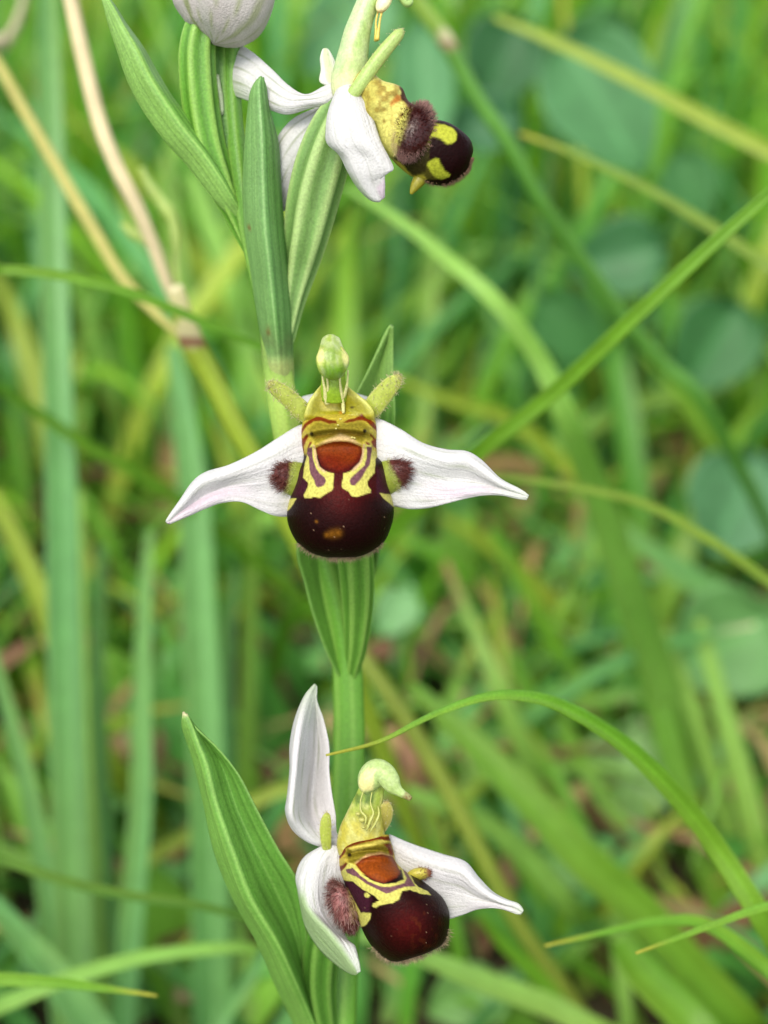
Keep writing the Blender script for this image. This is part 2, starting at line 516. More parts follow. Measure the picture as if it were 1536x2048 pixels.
def ovary_col(base, light):
    def f(a, v, x, y):
        c = np.broadcast_to(base, a.shape + (3,)).copy()
        rid = 0.5 + 0.5 * np.cos(a * 6 + v * 2.2)
        c = mixc(c, light, smooth(0.45, 0.95, rid) * 0.75)
        return mixc(c, base * 0.65, smooth(0.25, 0.0, rid) * 0.6)
    return f
def ovary_ridge(a, v):
    return 1 + 0.11 * np.cos(a * 6 + v * 2.2)

# flowers: each flower is the ovary mesh that carries its sepals, petals, lip and column
def make_flower(path, base, light):
    return tube('flower', path, ovary_col(base, light), M_STEM, orchid, n=60, seg=48, ridges=ovary_ridge)

fl_top = make_flower([(560, 730, -245, 12), (574, 670, -228, 17), (586, 600, -210, 25), (600, 530, -190, 36), (612, 470, -160, 44), (626, 400, -130, 50), (644, 330, -100, 51),
                      (664, 265, -70, 45), (684, 212, -45, 33), (696, 180, -35, 22)], lin(112, 150, 78), lin(178, 204, 130))
fl_mid = make_flower([(703, 1350, -392, 14), (712, 1290, -355, 24), (716, 1210, -305, 32), (712, 1130, -245, 36), (702, 1050, -180, 36), (690, 970, -135, 30),
                      (680, 900, -100, 22)], lin(84, 132, 42), lin(128, 168, 74))
fl_low = make_flower([(670, 2135, -445, 14), (652, 2050, -395, 26), (640, 1970, -330, 34), (644, 1890, -255, 37), (662, 1810, -195, 34), (690, 1740, -140, 27),
                      (712, 1690, -100, 20)], lin(74, 122, 40), lin(118, 160, 70))

# bud
def bud_col(a, v, x, y):
    c = np.broadcast_to(lin(190, 187, 180), a.shape + (3,)).copy()
    for a0, tw, w, k in ((5.75, -0.2, 0.13, 0.95), (5.35, -0.2, 0.05, 0.6), (4.95, -0.2, 0.06, 0.6), (4.45, -0.2, 0.06, 0.65), (4.0, -0.2, 0.14, 0.7), (3.5, -0.2, 0.06, 0.5), (1.2, 0.2, 0.1, 0.7), (2.3, 0.2, 0.1, 0.7)):
        d = np.abs((a - a0 - tw * v * 3 + np.pi) % (2 * np.pi) - np.pi)
        c = mixc(c, lin(126, 146, 62), k * smooth(w, w * 0.3, d))
    c = mixc(c, lin(232, 206, 216), 0.25 * vnoise(a * 3, v * 4, 2))
    return c
bud_ov = tube('bud', [(496, 500, -205, 10), (474, 440, -190, 20), (444, 370, -165, 29), (416, 290, -145, 34), (400, 200, -125, 36), (394, 120, -110, 35), (398, 70, -100, 32),
                      (404, 40, -95, 26)], ovary_col(lin(92, 146, 44), lin(142, 182, 84)), M_STEM, orchid, n=60, seg=48, ridges=ovary_ridge)
tube('bud_sepals', [(428, 88, -92, 6), (432, 78, -92, 38), (437, 62, -92, 68), (444, 30, -92, 95), (450, -20, -92, 108), (458, -80, -92, 98), (466, -140, -92, 68), (472, -185, -92, 28), (474, -200, -92, 6)],
     bud_col, M_PETAL, bud_ov, n=50, seg=64, ridges=lambda a, v: 1 + 0.035 * np.cos(a * 5 + v * 1.5) * np.sin(np.pi * v))
# a second young ovary next to it, with its own closed bud higher up
ov2 = tube('bud', [(498, 480, -200, 10), (480, 410, -190, 17), (460, 330, -180, 22), (444, 240, -170, 24), (436, 140, -165, 24), (436, 60, -165, 22), (440, -20, -165, 16), (444, -80, -165, 10)],
           ovary_col(lin(74, 124, 34), lin(120, 162, 66)), M_STEM, orchid, n=50, seg=36, ridges=ovary_ridge)
# pale bract scale on the upper stem
sheet('scale', [[(424, 150, -135), (430, 148, -132), (438, 150, -135)], [(428, 172, -138), (434, 172, -132), (442, 172, -138)],
                [(436, 196, -145), (440, 194, -138), (446, 192, -145)], [(440, 230, -150), (444, 230, -146), (448, 228, -150)]],
      const(lin(182, 196, 160)), M_LEAF, orchid, nv=14, nu=7, thick=6)

def petal_col(vein=0.5, nv=5, pink=0.25, green_tip=0.0, pinkzone=None, seed=0, green_side=None):
    def f(u, v, x, y):
        c = np.broadcast_to(WHITE, u.shape + (3,)).copy()
        w = (u - 0.5) * nv + 0.25 * np.sin(v * 3 + seed)
        ve = smooth(0.10, 0.0, np.abs(w - np.round(w))) * np.sin(np.pi * np.clip(v * 0.9 + 0.08, 0, 1)) ** 0.5
        ve *= (np.abs(u - 0.5) < 0.42)
        c = mixc(c, lin(118, 134, 74), vein * ve * (0.5 + 0.5 * vnoise(u * 3, v * 6, seed)))
        c = mixc(c, PINK, pink * vnoise(u * 2.5, v * 3, seed + 3))
        if pinkzone is not None:
            c = mixc(c, lin(212, 176, 204), 0.55 * pinkzone(u, v))
        if green_tip:
            c = mixc(c, lin(186, 208, 160), green_tip * smooth(0.70, 1.0, v))
        if green_side is not None:
            c = mixc(c, lin(150, 178, 118), green_side(u, v))
        return c
    return f

# ---- middle flower -------------------------------------------------------------------------------------------------
sheet('sepal', [
    [(632, 842, -95), (628, 880, -80), (622, 930, -80), (616, 980, -80), (610, 1020, -95)],
    [(596, 852, -85), (588, 890, -66), (582, 940, -66), (580, 985, -74), (582, 1032, -90)],
    [(556, 876, -74), (552, 910, -54), (548, 955, -60), (548, 990, -70), (552, 1032, -78)],
    [(510, 905, -64), (508, 930, -44), (506, 962, -58), (510, 988, -66), (524, 1022, -66)],
    [(458, 930, -56), (458, 948, -36), (458, 970, -58), (466, 988, -56), (484, 1004, -56)],
    [(412, 944, -50), (416, 960, -30), (420, 984, -52), (430, 996, -44), (444, 1006, -48)],
    [(385, 964, -42), (390, 978, -26), (396, 998, -44), (402, 1010, -34), (410, 1018, -36)],
    [(360, 1000, -30), (364, 1008, -18), (368, 1018, -32), (370, 1026, -22), (374, 1034, -24)],
    [(341, 1028, -18), (342, 1032, -12), (343, 1037, -18), (345, 1042, -14), (348, 1045, -14)],
    [(332, 1042, -10), (333, 1044, -8), (334, 1046, -8), (337, 1047, -8), (341, 1048, -8)]],
    petal_col(0.35, 5, 0.15, 0.15, lambda u, v: 0.8 * smooth(0.45, 0.62, u) * smooth(1.0, 0.7, u) * smooth(0.25, 0.6, v), 1), M_PETAL, fl_mid, nv=60, nu=29, thick=8, wob=2.5, seed=1)
sheet('sepal', [
    [(728, 838, -95), (730, 880, -80), (736, 930, -80), (744, 980, -80), (752, 1010, -95)],
    [(758, 838, -86), (764, 880, -66), (770, 930, -66), (778, 975, -76), (786, 1012, -90)],
    [(800, 858, -76), (804, 890, -54), (808, 935, -60), (812, 975, -72), (820, 1018, -80)],
    [(845, 886, -66), (846, 908, -44), (848, 945, -60), (850, 980, -70), (856, 1016, -72)],
    [(892, 899, -58), (892, 920, -36), (892, 955, -60), (894, 985, -62), (898, 1006, -60)],
    [(934, 903, -50), (932, 922, -30), (932, 960, -54), (934, 982, -46), (938, 996, -48)],
    [(964, 921, -42), (963, 940, -22), (964, 966, -46), (966, 980, -36), (968, 991, -38)],
    [(1000, 957, -30), (999, 965, -16), (1000, 976, -32), (1002, 984, -24), (1004, 991, -26)],
    [(1036, 977, -20), (1036, 981, -10), (1036, 986, -20), (1036, 992, -14), (1036, 998, -16)],
    [(1056, 990, -12), (1057, 992, -10), (1056, 995, -10), (1055, 997, -10), (1052, 1000, -10)]],
    petal_col(0.55, 5, 0.12, 0.25, lambda u, v: 0.7 * smooth(0.5, 0.7, u) * smooth(1.0, 0.8, u) * smooth(0.25, 0.5, v) * smooth(0.85, 0.6, v), 2), M_PETAL, fl_mid, nv=60, nu=29, thick=8, wob=2.5, seed=2)
sheet('sepal', [   # dorsal sepal, bent backwards behind the column
    [(628, 850, -90), (680, 846, -90), (732, 850, -90)],
    [(600, 815, -110), (680, 800, -105), (752, 815, -110)],
    [(598, 800, -150), (675, 785, -150), (745, 800, -150)],
    [(606, 795, -210), (672, 788, -215), (730, 795, -210)],
    [(622, 805, -270), (668, 800, -280), (708, 805, -270)],
    [(650, 830, -320), (664, 830, -325), (680, 830, -320)]],
    petal_col(0.5, 5, 0.2, 0.2, None, 3), M_PETAL, fl_mid, nv=30, nu=21, thick=8)

def furry_petal(path, flower, flat=0.45, n_hair=260, hl=9, col=lin(164, 176, 74), tip=lin(150, 130, 70)):
    def cf(a, v, x, y):
        c = np.broadcast_to(col, a.shape + (3,)).copy()
        c = mixc(c, lin(206, 206, 130), 0.45 * (np.cos(a * 2) > 0.5))
        return mixc(c, tip, 0.5 * smooth(0.8, 1.0, v))
    o = tube('petal', path, cf, M_FLESH, flower, n=26, seg=18, flat=flat)
    me = o.data
    k = len(me.vertices)
    V = np.empty(k * 3); me.vertices.foreach_get('co', V); V = V.reshape(-1, 3) + np.array(o.location)
    Nn = np.empty(k * 3); me.vertex_normals.foreach_get('vector', Nn); Nn = Nn.reshape(-1, 3)
    sel = rng.integers(0, k, n_hair)
    cols = np.array([lin(214, 206, 160)] * n_hair) * rng.uniform(0.7, 1.1, (n_hair, 1))
    hairs('petal_hair', V[sel] + rng.normal(size=(n_hair, 3)) * 2 * S, Nn[sel] + rng.normal(size=(n_hair, 3)) * 0.35, rng.uniform(0.5, 1.1, n_hair) * hl, 0.7, cols, flower)
    return o
furry_petal([(618, 834, -78, 17), (602, 820, -68, 20), (586, 804, -58, 19), (568, 788, -46, 18), (552, 776, -38, 15), (543, 770, -32, 11), (537, 767, -28, 5)], fl_mid)
furry_petal([(736, 826, -78, 17), (748, 812, -66, 21), (762, 794, -56, 21), (777, 776, -44, 19), (789, 764, -36, 16), (796, 757, -30, 11), (801, 752, -26, 5)], fl_mid)

def cx3(p): return [(530 + a / 5.12, 820 + b / 5.12) for a, b in p]
MID_Y = [
    cx3([(430, 470), (405, 560), (388, 690), (412, 715), (440, 742), (432, 800), (395, 868), (405, 895), (450, 906), (490, 890), (570, 896), (620, 862), (672, 830), (702, 790), (700, 720), (706, 652), (650, 640), (592, 615), (552, 570), (530, 500), (514, 420), (505, 350), (470, 355), (440, 400)]),
    cx3([(1008, 350), (1000, 440), (985, 520), (930, 592), (870, 630), (803, 648), (798, 700), (784, 760), (796, 800), (860, 840), (885, 880), (940, 893), (1010, 866), (1075, 852), (1086, 820), (1054, 780), (1050, 730), (1080, 690), (1122, 640), (1132, 560), (1130, 500), (1158, 470), (1140, 425), (1100, 410), (1092, 360)]),
    cx3([(215, 905), (325, 905), (290, 962), (240, 1022), (215, 1040)]),
    cx3([(1172, 848), (1250, 862), (1330, 870), (1340, 1010), (1285, 965), (1210, 902)])]
MID_P = [
    cx3([(436, 392), (480, 380), (490, 480), (512, 570), (552, 640), (612, 690), (624, 728), (602, 772), (550, 797), (518, 780), (505, 720), (460, 650), (455, 560), (448, 480), (428, 440)]),
    cx3([(1042, 372), (1098, 385), (1082, 500), (1072, 562), (1022, 642), (952, 742), (920, 778), (880, 768), (862, 730), (880, 690), (960, 622), (1022, 560), (1042, 480)])]
MID_S = cx3([(518, 385), (600, 352), (700, 325), (780, 318), (880, 332), (992, 380), (996, 440), (976, 512), (932, 562), (870, 602), (802, 640), (770, 652), (700, 646), (642, 620), (582, 580), (547, 500), (525, 430)])
MID_B = [
    cx3([(360, 220), (400, 150), (440, 112), (520, 62), (570, 68), (650, 95), (730, 110), (735, 138), (660, 142), (570, 112), (500, 117), (430, 165), (385, 230), (365, 280)]),
    cx3([(800, 128), (850, 98), (930, 82), (1000, 38), (1050, 70), (1110, 122), (1150, 180), (1160, 240), (1110, 185), (1040, 122), (990, 104), (930, 114), (850, 132)]),
    cx3([(360, 310), (430, 248), (445, 270), (425, 310), (395, 370), (400, 440), (380, 420)]),
    cx3([(1070, 235), (1160, 320), (1165, 410), (1110, 380), (1085, 320), (1110, 300), (1075, 265)]),
    cx3([(455, 330), (480, 320), (475, 370), (440, 430), (430, 400)]),
    cx3([(1030, 320), (1055, 330), (1100, 370), (1090, 430), (1050, 380)])]

def speckle(c, x, y, n, box, seed):
    r = np.random.default_rng(seed)
    for _ in range(n):
        px, py, rr = r.uniform(box[0], box[2]), r.uniform(box[1], box[3]), r.uniform(0.3, 0.8)
        c = mixc(c, lin(170, 140, 110), 0.6 * smooth(rr * 1.5, rr * 0.5, np.hypot(x - px, y - py)))
    return c

def mid_lip_col(u, v, x, y):
    jx = x + 1.5 * (vnoise(x / 7, y / 7, 11) - 0.5); jy = y + 1.5 * (vnoise(x / 7, y / 7, 12) - 0.5)
    c = np.broadcast_to(DARK, u.shape + (3,)).copy()
    c = mixc(c, WINE, 0.8 * np.exp(-((x - 683) / 45) ** 2 - ((y - 985) / 45) ** 2))
    c = mixc(c, WINE, 0.5 * smooth(925, 945, y) * (1 - smooth(975, 1010, y)))
    c = mixc(c, lin(56, 24, 40), 0.6 * (np.abs(x - 683) > 70) * smooth(930, 945, y) * (1 - smooth(980, 1000, y)))
    top = 1 - smooth(902, 914, y + 0.0 * x)
    c = mixc(c, lin(166, 150, 52), top)
    c = mixc(c, OLIVE, 0.8 * poly_alpha(jx, jy, cx3([(440, 190), (520, 125), (720, 150), (800, 150), (990, 120), (1080, 190), (1030, 260), (990, 340), (780, 260), (520, 340), (470, 270)]), 4))
    c = mixc(c, lin(118, 88, 26), 0.75 * poly_alpha(jx, jy, cx3([(490, 255), (620, 255), (780, 200), (930, 240), (1010, 230), (1000, 260), (920, 270), (780, 235), (640, 270), (520, 290)]), 5))
    c = mixc(c, lin(190, 160, 120), 0.75 * poly_alpha(jx, jy, cx3([(540, 360), (640, 300), (780, 245), (900, 290), (980, 360), (880, 330), (780, 318), (660, 335)]), 4))
    for p in MID_B: c = mixc(c, BROWN, poly_alpha(jx, jy, p, 1.5))
    for p in MID_Y: c = mixc(c, YEL, poly_alpha(jx, jy, p, 1.0))
    c = mixc(c, lin(176, 146, 112), 0.8 * poly_alpha(x, y, cx3([(490, 360), (512, 360), (535, 500), (560, 580), (640, 640), (600, 640), (540, 590), (505, 480)]), 1))
    c = mixc(c, lin(176, 146, 112), 0.8 * poly_alpha(x, y, cx3([(1005, 350), (1025, 350), (1010, 480), (990, 540), (940, 600), (880, 640), (900, 600), (970, 530)]), 1))
    for p in MID_P: c = mixc(c, PURP * (0.8 + 0.4 * vnoise(x / 3, y / 3, 5))[..., None], poly_alpha(jx, jy, p, 1.0))
    a = poly_alpha(x, y, MID_S, 1.0)
    c = mixc(c, lin(60, 8, 5), a)
    a2 = poly_alpha(x, y, [(683 + (q[0] - 683) * 0.93, 908 + (q[1] - 908) * 0.88 - 3) for q in MID_S], 7)
    c = mixc(c, mixc(np.broadcast_to(lin(92, 24, 7), c.shape).copy(), ORANGE, np.clip(0.25 + 0.5 * vnoise(x / 16, y / 18, 6) + (905 - y) / 60, 0, 1)), a2)
    for sx, sy, sr in ((664, 1068, 8), (676, 1066, 8), (653, 1070, 5), (633, 1043, 3)):
        c = mixc(c, lin(132, 84, 20), 0.6 * np.exp(-((x - sx) / sr) ** 2 - ((y - sy) / sr) ** 2))
    for sx, sy in ((623.5, 868), (729, 862)):
        c = mixc(c, lin(36, 28, 12), smooth(5.5, 3, np.hypot((x - sx) / 0.8, y - sy)))
    rim = 1 - np.abs(u - 0.5) * 2
    c = mixc(c, lin(150, 110, 60), 0.55 * smooth(0.03, 0.0, rim) * (y > 1000))
    return speckle(c, x, y, 22, (585, 960, 780, 1105), 4)

def lip(name, rows, colorfn, backc, flower, nv=170, nu=141, relief=None):
    """rows: (xl, yl, xr, yr, z centre, z edge, roundness)"""
    r = cr(np.array(rows, float), nv)
    t = np.sin(np.linspace(-np.pi / 2, np.pi / 2, nu))
    T, _ = np.meshgrid(t, r[:, 0])
    k = (T + 1) / 2
    X = r[:, 0:1] * (1 - k) + r[:, 2:3] * k
    Y = r[:, 1:2] * (1 - k) + r[:, 3:4] * k
    sh = (1 - np.abs(T) ** r[:, 6:7]) ** (1 / 2.0)
    Z = r[:, 5:6] + (r[:, 4:5] - r[:, 5:6]) * sh
    if relief is not None:
        Z = Z + relief(X, Y, T)
    Zb = np.minimum(r[:, 5:6] - 16 * (1 - T ** 2), Z - 3)
    u, v = np.meshgrid(np.linspace(0, 1, nu), np.linspace(0, 1, nv))
    Fr, Bk = W3(np.stack([X, Y, Z], -1)), W3(np.stack([X, Y, Zb], -1))
    Cf = colorfn(u, v, X, Y)
    Cb = np.broadcast_to(backc, Cf.shape).copy()
    o = build(name, *solid_data(Fr, Bk, Cf, Cb, np.stack([u, v], -1)), M_LIP, flower)
    return o, np.stack([X, Y, Z], -1)

def mid_relief(x, y, t):
    w = smooth(1.0, 0.75, np.abs(t))
    z = 10 * np.exp(-((y - 856 - 10 * t ** 2) / 7) ** 2) * w
    z -= 16 * np.exp(-((y - 866 - 14 * t ** 2) / 5) ** 2) * w
    z += 12 * np.exp(-((y - 880 - 20 * t ** 2) / 8) ** 2) * w
    z -= 7 * np.exp(-((x - 683) / 34) ** 2 - ((y - 912) / 28) ** 2)
    z -= 10 * np.exp(-((y - 841) / 6) ** 2) * w
    for sx, sy in ((623.5, 868), (729, 862)):
        z += 9 * np.exp(-((x - sx) / 5) ** 2 - ((y - sy) / 5) ** 2)
    return z
mid_rows = [
    (616, 820, 742, 820, -98, -108, 3), (609, 831, 749, 831, -58, -88, 3), (605, 845, 752, 847, -22, -84, 3), (602, 866, 755, 866, -12, -90, 3), (602, 888, 755, 888, -8, -92, 3),
    (605, 904, 756, 904, 0, -92, 3), (606, 915, 757, 915, 8, -92, 3), (603, 926, 766, 924, 16, -92, 2.8), (595, 942, 772, 940, 24, -92, 2.6),
    (590, 962, 776, 960, 31, -92, 2.5), (584, 982, 780, 980, 37, -92, 2.4), (578, 1002, 785, 1000, 41, -92, 2.3), (574, 1022, 788, 1020, 42, -90, 2.3),
    (575, 1042, 786, 1040, 40, -84, 2.3), (581, 1062, 780, 1060, 34, -76, 2.3), (592, 1082, 771, 1080, 22, -68, 2.3), (606, 1096, 757, 1094, 8, -62, 2.2),
    (622, 1106, 742, 1104, -8, -58, 2.2), (645, 1113, 722, 1112, -26, -55, 2.2), (672, 1117, 700, 1116, -44, -54, 2)]
lip_mid, LM = lip('lip', mid_rows, mid_lip_col, lin(96, 92, 40), fl_mid, relief=mid_relief)

def fringe(P, flower, rows, n, hl, col, jitter=0.5, inset=0.10):
    """short hairs along the lower rim of a lip; P is its px grid"""
    nv, nu = P.shape[:2]
    ctr = P[int(nv * 0.55), nu // 2]
    j = rng.integers(int(nv * rows[0]), nv, n)
    side = rng.random(n) < 0.5
    off = (rng.random(n) ** 2 * inset * nu).astype(int)
    i = np.where(side, off, nu - 1 - off)
    last = rng.random(n) < 0.35
    j = np.where(last, nv - 1 - (rng.random(n) * 6).astype(int), j)
    i = np.where(last, rng.integers(0, nu, n), i)
    p = P[j, i]
    d = np.stack([p[:, 0] - ctr[0], p[:, 1] - ctr[1], np.full(n, 15.0)], -1)
    d /= np.linalg.norm(d, axis=1, keepdims=True)
    a = W3(p); b = W3(p + d)
    dw = (b - a); dw /= np.linalg.norm(dw, axis=1, keepdims=True)
    dw = dw + rng.normal(size=dw.shape) * jitter
    cols = np.array([col] * n) * rng.uniform(0.6, 1.2, (n, 1))
    hairs('lip_fringe', a, dw, rng.uniform(0.2, 1.0, n) ** 1.3 * hl, 0.34, cols * rng.uniform(0.5, 1.3, (n, 1)), flower)
fringe(LM, fl_mid, (0.80, 1), 750, 16, lin(196, 170, 140))

def blob(name, c, r, colorfn, mat, parent, rot=0.0, n=22, seg=28):
    """egg shape in px space: centre, radii, rotation in the picture plane"""
    ph, th = np.meshgrid(np.linspace(0.02, np.pi - 0.02, n), np.linspace(0, 2 * np.pi, seg, endpoint=False), indexing='ij')
    lx, ly, lz = r[0] * np.cos(ph), r[1] * np.sin(ph) * np.cos(th), r[2] * np.sin(ph) * np.sin(th)
    X = c[0] + lx * math.cos(rot) - ly * math.sin(rot)
    Y = c[1] + lx * math.sin(rot) + ly * math.cos(rot)
    P = np.stack([X, Y, c[2] + lz], -1)
    Cc = colorfn(lx / r[0], ly / r[1], X, Y)
    F = [(j * seg + i, j * seg + (i + 1) % seg, (j + 1) * seg + (i + 1) % seg, (j + 1) * seg + i) for j in range(n - 1) for i in range(seg)]
    F += [tuple(range(seg - 1, -1, -1)), tuple((n - 1) * seg + i for i in range(seg))]
    U = np.stack([th / 6.283, ph / 3.1416], -1).reshape(-1, 2)
    o = build(name, W3(P).reshape(-1, 3), F, Cc.reshape(-1, 3), U, mat, parent)
    return o, P

def hairy(P, c, flower, sel_fn, n, hl, colfn, swirl=(0, 0, 0), jitter=0.35, w=0.6):
    Q = P.reshape(-1, 3)
    Q = Q[[bool(sel_fn(*q)) for q in Q]]
    q = Q[rng.integers(0, len(Q), n)] + rng.normal(size=(n, 3)) * 1.6
    d = q - np.array(c) + np.array(swirl)
    d /= np.linalg.norm(d, axis=1, keepdims=True)
    a = W3(q); b = W3(q + d)
    dw = b - a; dw /= np.linalg.norm(dw, axis=1, keepdims=True)
    hairs('lobe_hair', a, dw + rng.normal(size=dw.shape) * jitter, rng.uniform(0.5, 1.1, n) * hl, w, colfn(q), flower)

MAROON, PINKB = lin(88, 36, 32), lin(170, 116, 106)
def lobe_mid(tipx, tipy, inx, iny, sgn):
    def cf(a, v, x, y):
        c = np.broadcast_to(lin(140, 152, 58), a.shape + (3,)).copy()
        return mixc(c, MAROON, smooth(0.50, 0.66, v + 0.16 * np.sin(a + 0.6)))
    k = np.linspace(0, 1, 6)
    path = [(inx + (tipx - inx) * t, iny + (tipy - iny) * t, -92 + 46 * t, r) for t, r in zip(k, (40, 40, 36, 30, 22, 10))]
    o = tube('side_lobe', path, cf, M_FLESH, fl_mid, n=30, seg=30, flat=0.75)
    V = np.empty(len(o.data.vertices) * 3); o.data.vertices.foreach_get('co', V)
    P = V.reshape(-1, 3) + np.array(o.location)
    Nn = np.empty(len(P) * 3); o.data.vertex_normals.foreach_get('vector', Nn); Nn = Nn.reshape(-1, 3)
    q = project(P)
    prog = ((q[:, 0] - inx) * (tipx - inx) + (q[:, 1] - iny) * (tipy - iny)) / ((tipx - inx) ** 2 + (tipy - iny) ** 2)
    cand = np.where((prog > 0.34))[0]
    sel = cand[rng.integers(0, len(cand), 1100)]
    d = Nn[sel] * 0.8 + RIGHT * sgn * 0.7 - UP * 0.15 + rng.normal(size=(1100, 3)) * 0.3
    pr = prog[sel]
    c = np.where((pr < 0.52)[:, None], lin(196, 196, 130), MAROON) * rng.uniform(0.7, 1.4, (1100, 1))
    c = mixc(c, PINKB, rng.random(1100) * 0.6 * (pr > 0.52))
    hairs('lobe_hair', P[sel] + rng.normal(size=(1100, 3)) * 1.2 * S, d, rng.uniform(0.4, 1.1, 1100) * np.where(pr < 0.52, 10, 20), 0.38, c, fl_mid)
lobe_mid(553, 944, 606, 962, -1)
lobe_mid(814, 936, 762, 956, 1)

# column of the middle flower: stigma bowl, neck, hood, anther sacs and pollinium threads
def bowl_col(u, v, x, y):
    c = np.broadcast_to(THROAT, u.shape + (3,)).copy()
    c = mixc(c, lin(184, 184, 84), smooth(0.10, 0.02, np.minimum(u, 1 - u)))
    c = mixc(c, lin(216, 204, 110), 0.6 * smooth(26, 12, np.hypot(x - 657, y - 806)))
    c = mixc(c, lin(170, 158, 30), 0.7 * smooth(0.55, 0.9, v))
    c = mixc(c, lin(70, 64, 12), smooth(4, 2, np.hypot((x - 707) / 1.4, y - 813)))
    for p in MID_B[:2]: c = mixc(c, BROWN, poly_alpha(x, y, p, 1.5))
    return mixc(c, lin(190, 120, 40), 0.7 * smooth(6, 3, np.hypot(x - 682, y - 829)))
sheet('column', [
    [(644, 768, -52), (655, 765, -46), (667, 764, -44), (680, 766, -46), (692, 770, -52)],
    [(630, 784, -56), (648, 784, -56), (668, 784, -58), (690, 784, -56), (712, 786, -56)],
    [(618, 802, -50), (642, 806, -64), (672, 808, -76), (704, 806, -64), (734, 804, -50)],
    [(611, 822, -48), (640, 822, -66), (676, 824, -80), (712, 822, -66), (746, 820, -48)],
    [(608, 834, -54), (638, 834, -64), (678, 836, -70), (718, 834, -64), (749, 832, -54)],
    [(608, 846, -78), (638, 846, -84), (678, 848, -88), (718, 846, -84), (750, 844, -78)]], bowl_col, M_FLESH, fl_mid, nv=44, nu=41, thick=12)
def hood_col(a, v, x, y):
    c = np.broadcast_to(lin(150, 172, 70), a.shape + (3,)).copy()
    c = mixc(c, lin(176, 188, 130), 0.8 * smooth(0.3, 0.75, vnoise(x / 5, y / 7, 4)))
    c = mixc(c, lin(96, 130, 40), 0.6 * smooth(12, 5, np.abs(x - 664)) * smooth(690, 700, y) * smooth(730, 715, y))
    for sx in (640, 692):
        c = mixc(c, lin(222, 216, 130), 0.8 * smooth(1.0, 0.5, np.hypot((x - sx) / 10, (y - 712) / 22)))
    c = mixc(c, lin(92, 140, 16), 0.8 * smooth(724, 738, y) * smooth(26, 14, np.abs(x - 668)))
    return c
tube('column', [(668, 800, -62, 26), (668, 780, -50, 27), (667, 760, -42, 25), (667, 745, -38, 24)], const(lin(136, 168, 40)), M_FLESH, fl_mid, n=20, seg=24, flat=0.6)
hood = tube('hood', [(667, 750, -14, 6), (667, 747, -6, 20), (666, 740, 2, 26), (665, 728, 8, 30), (664, 714, 4, 30), (663, 700, -8, 24), (662, 687, -20, 20), (661, 679, -28, 17), (661, 674, -32, 11)],
            hood_col, M_FLESH, fl_mid, n=40, seg=36, flat=0.8, ridges=lambda a, v: 1 + 0.09 * np.cos(a * 4 + 0.2) * np.sin(np.pi * v) + 0.03 * np.cos(a * 7 + v * 9))
for sx, rz in ((645, 0.2), (686, -0.2)):
    blob('anther_sac', (sx, 714, 4), (22, 7, 12), lambda lx, ly, x, y: mixc(np.broadcast_to(lin(206, 200, 118), lx.shape + (3,)).copy(), lin(150, 160, 70), smooth(0.5, 0.95, np.abs(lx))), M_FLESH, fl_mid, rot=1.5708 + rz)
def threads(lines, flower, col, r=2.2):
    parts = []
    for ln in lines:
        parts.append(tube('x', [(x, y, z, r * k) for x, y, z, k in ln], const(col), None, None, n=14, seg=6, data_only=True))
    return build('pollinium_thread', *join(parts), M_FLESH, flower)
for ln in ([(644, 742, -14, 0.8), (646, 760, -22, 1), (650, 780, -36, 1.6), (652, 796, -50, 2.4), (655, 806, -60, 3.2)],
           [(652, 744, -12, 0.8), (655, 764, -24, 1), (656, 784, -40, 1.4), (656, 800, -54, 2.0)],
           [(679, 742, -14, 0.8), (680, 766, -24, 1), (683, 788, -42, 1.6), (686, 808, -58, 1.8), (687, 826, -64, 1.4)],
           [(696, 740, -16, 0.8), (695, 760, -26, 1), (692, 778, -38, 1.6), (686, 796, -52, 2.0)]):
    threads([ln], fl_mid, lin(220, 218, 150))
for x0, y0, q in ((676, 850, 2.5), (672, 857, 2.2), (681, 838, 3), (704, 875, 3), (709, 876, 2.5)):
    blob('pollen_grain', (x0, y0, -2), (q, q * 0.8, q), const(lin(190, 178, 100)), M_FLESH, fl_mid, n=8, seg=10)

# ---- lower flower --------------------------------------------------------------------------------------------------
sheet('sepal', [   # upright dorsal sepal, left edge rolled forward
    [(629, 1369, -140), (630, 1369, -142), (631, 1370, -144), (632, 1371, -144), (633, 1373, -142)],
    [(609, 1392, -132), (616, 1394, -124), (623, 1398, -130), (630, 1402, -138), (635, 1404, -138)],
    [(590, 1437, -120), (600, 1442, -84), (612, 1448, -108), (630, 1448, -158), (647, 1440, -142)],
    [(580, 1488, -112), (592, 1492, -64), (606, 1498, -96), (630, 1500, -172), (658, 1492, -140)],
    [(580, 1540, -104), (588, 1542, -54), (600, 1550, -88), (626, 1552, -172), (658, 1542, -132)],
    [(575, 1592, -96), (583, 1594, -48), (596, 1602, -84), (622, 1602, -164), (664, 1590, -122)],
    [(571, 1622, -90), (582, 1628, -52), (598, 1636, -80), (626, 1634, -140), (671, 1630, -112)],
    [(582, 1655, -92), (596, 1656, -76), (610, 1658, -86), (636, 1660, -106), (673, 1660, -104)],
    [(606, 1678, -100), (618, 1678, -92), (632, 1678, -94), (652, 1680, -100), (680, 1682, -100)],
    [(640, 1694, -105), (650, 1694, -104), (662, 1694, -104), (676, 1694, -104), (690, 1696, -104)]],
    petal_col(0.75, 6, 0.25, 0, None, 5, lambda u, v: 0.6 * smooth(0.3, 0.0, v) * (1 - 0.4 * u)), M_PETAL, fl_low, nv=70, nu=33, thick=8, wob=2, seed=5)
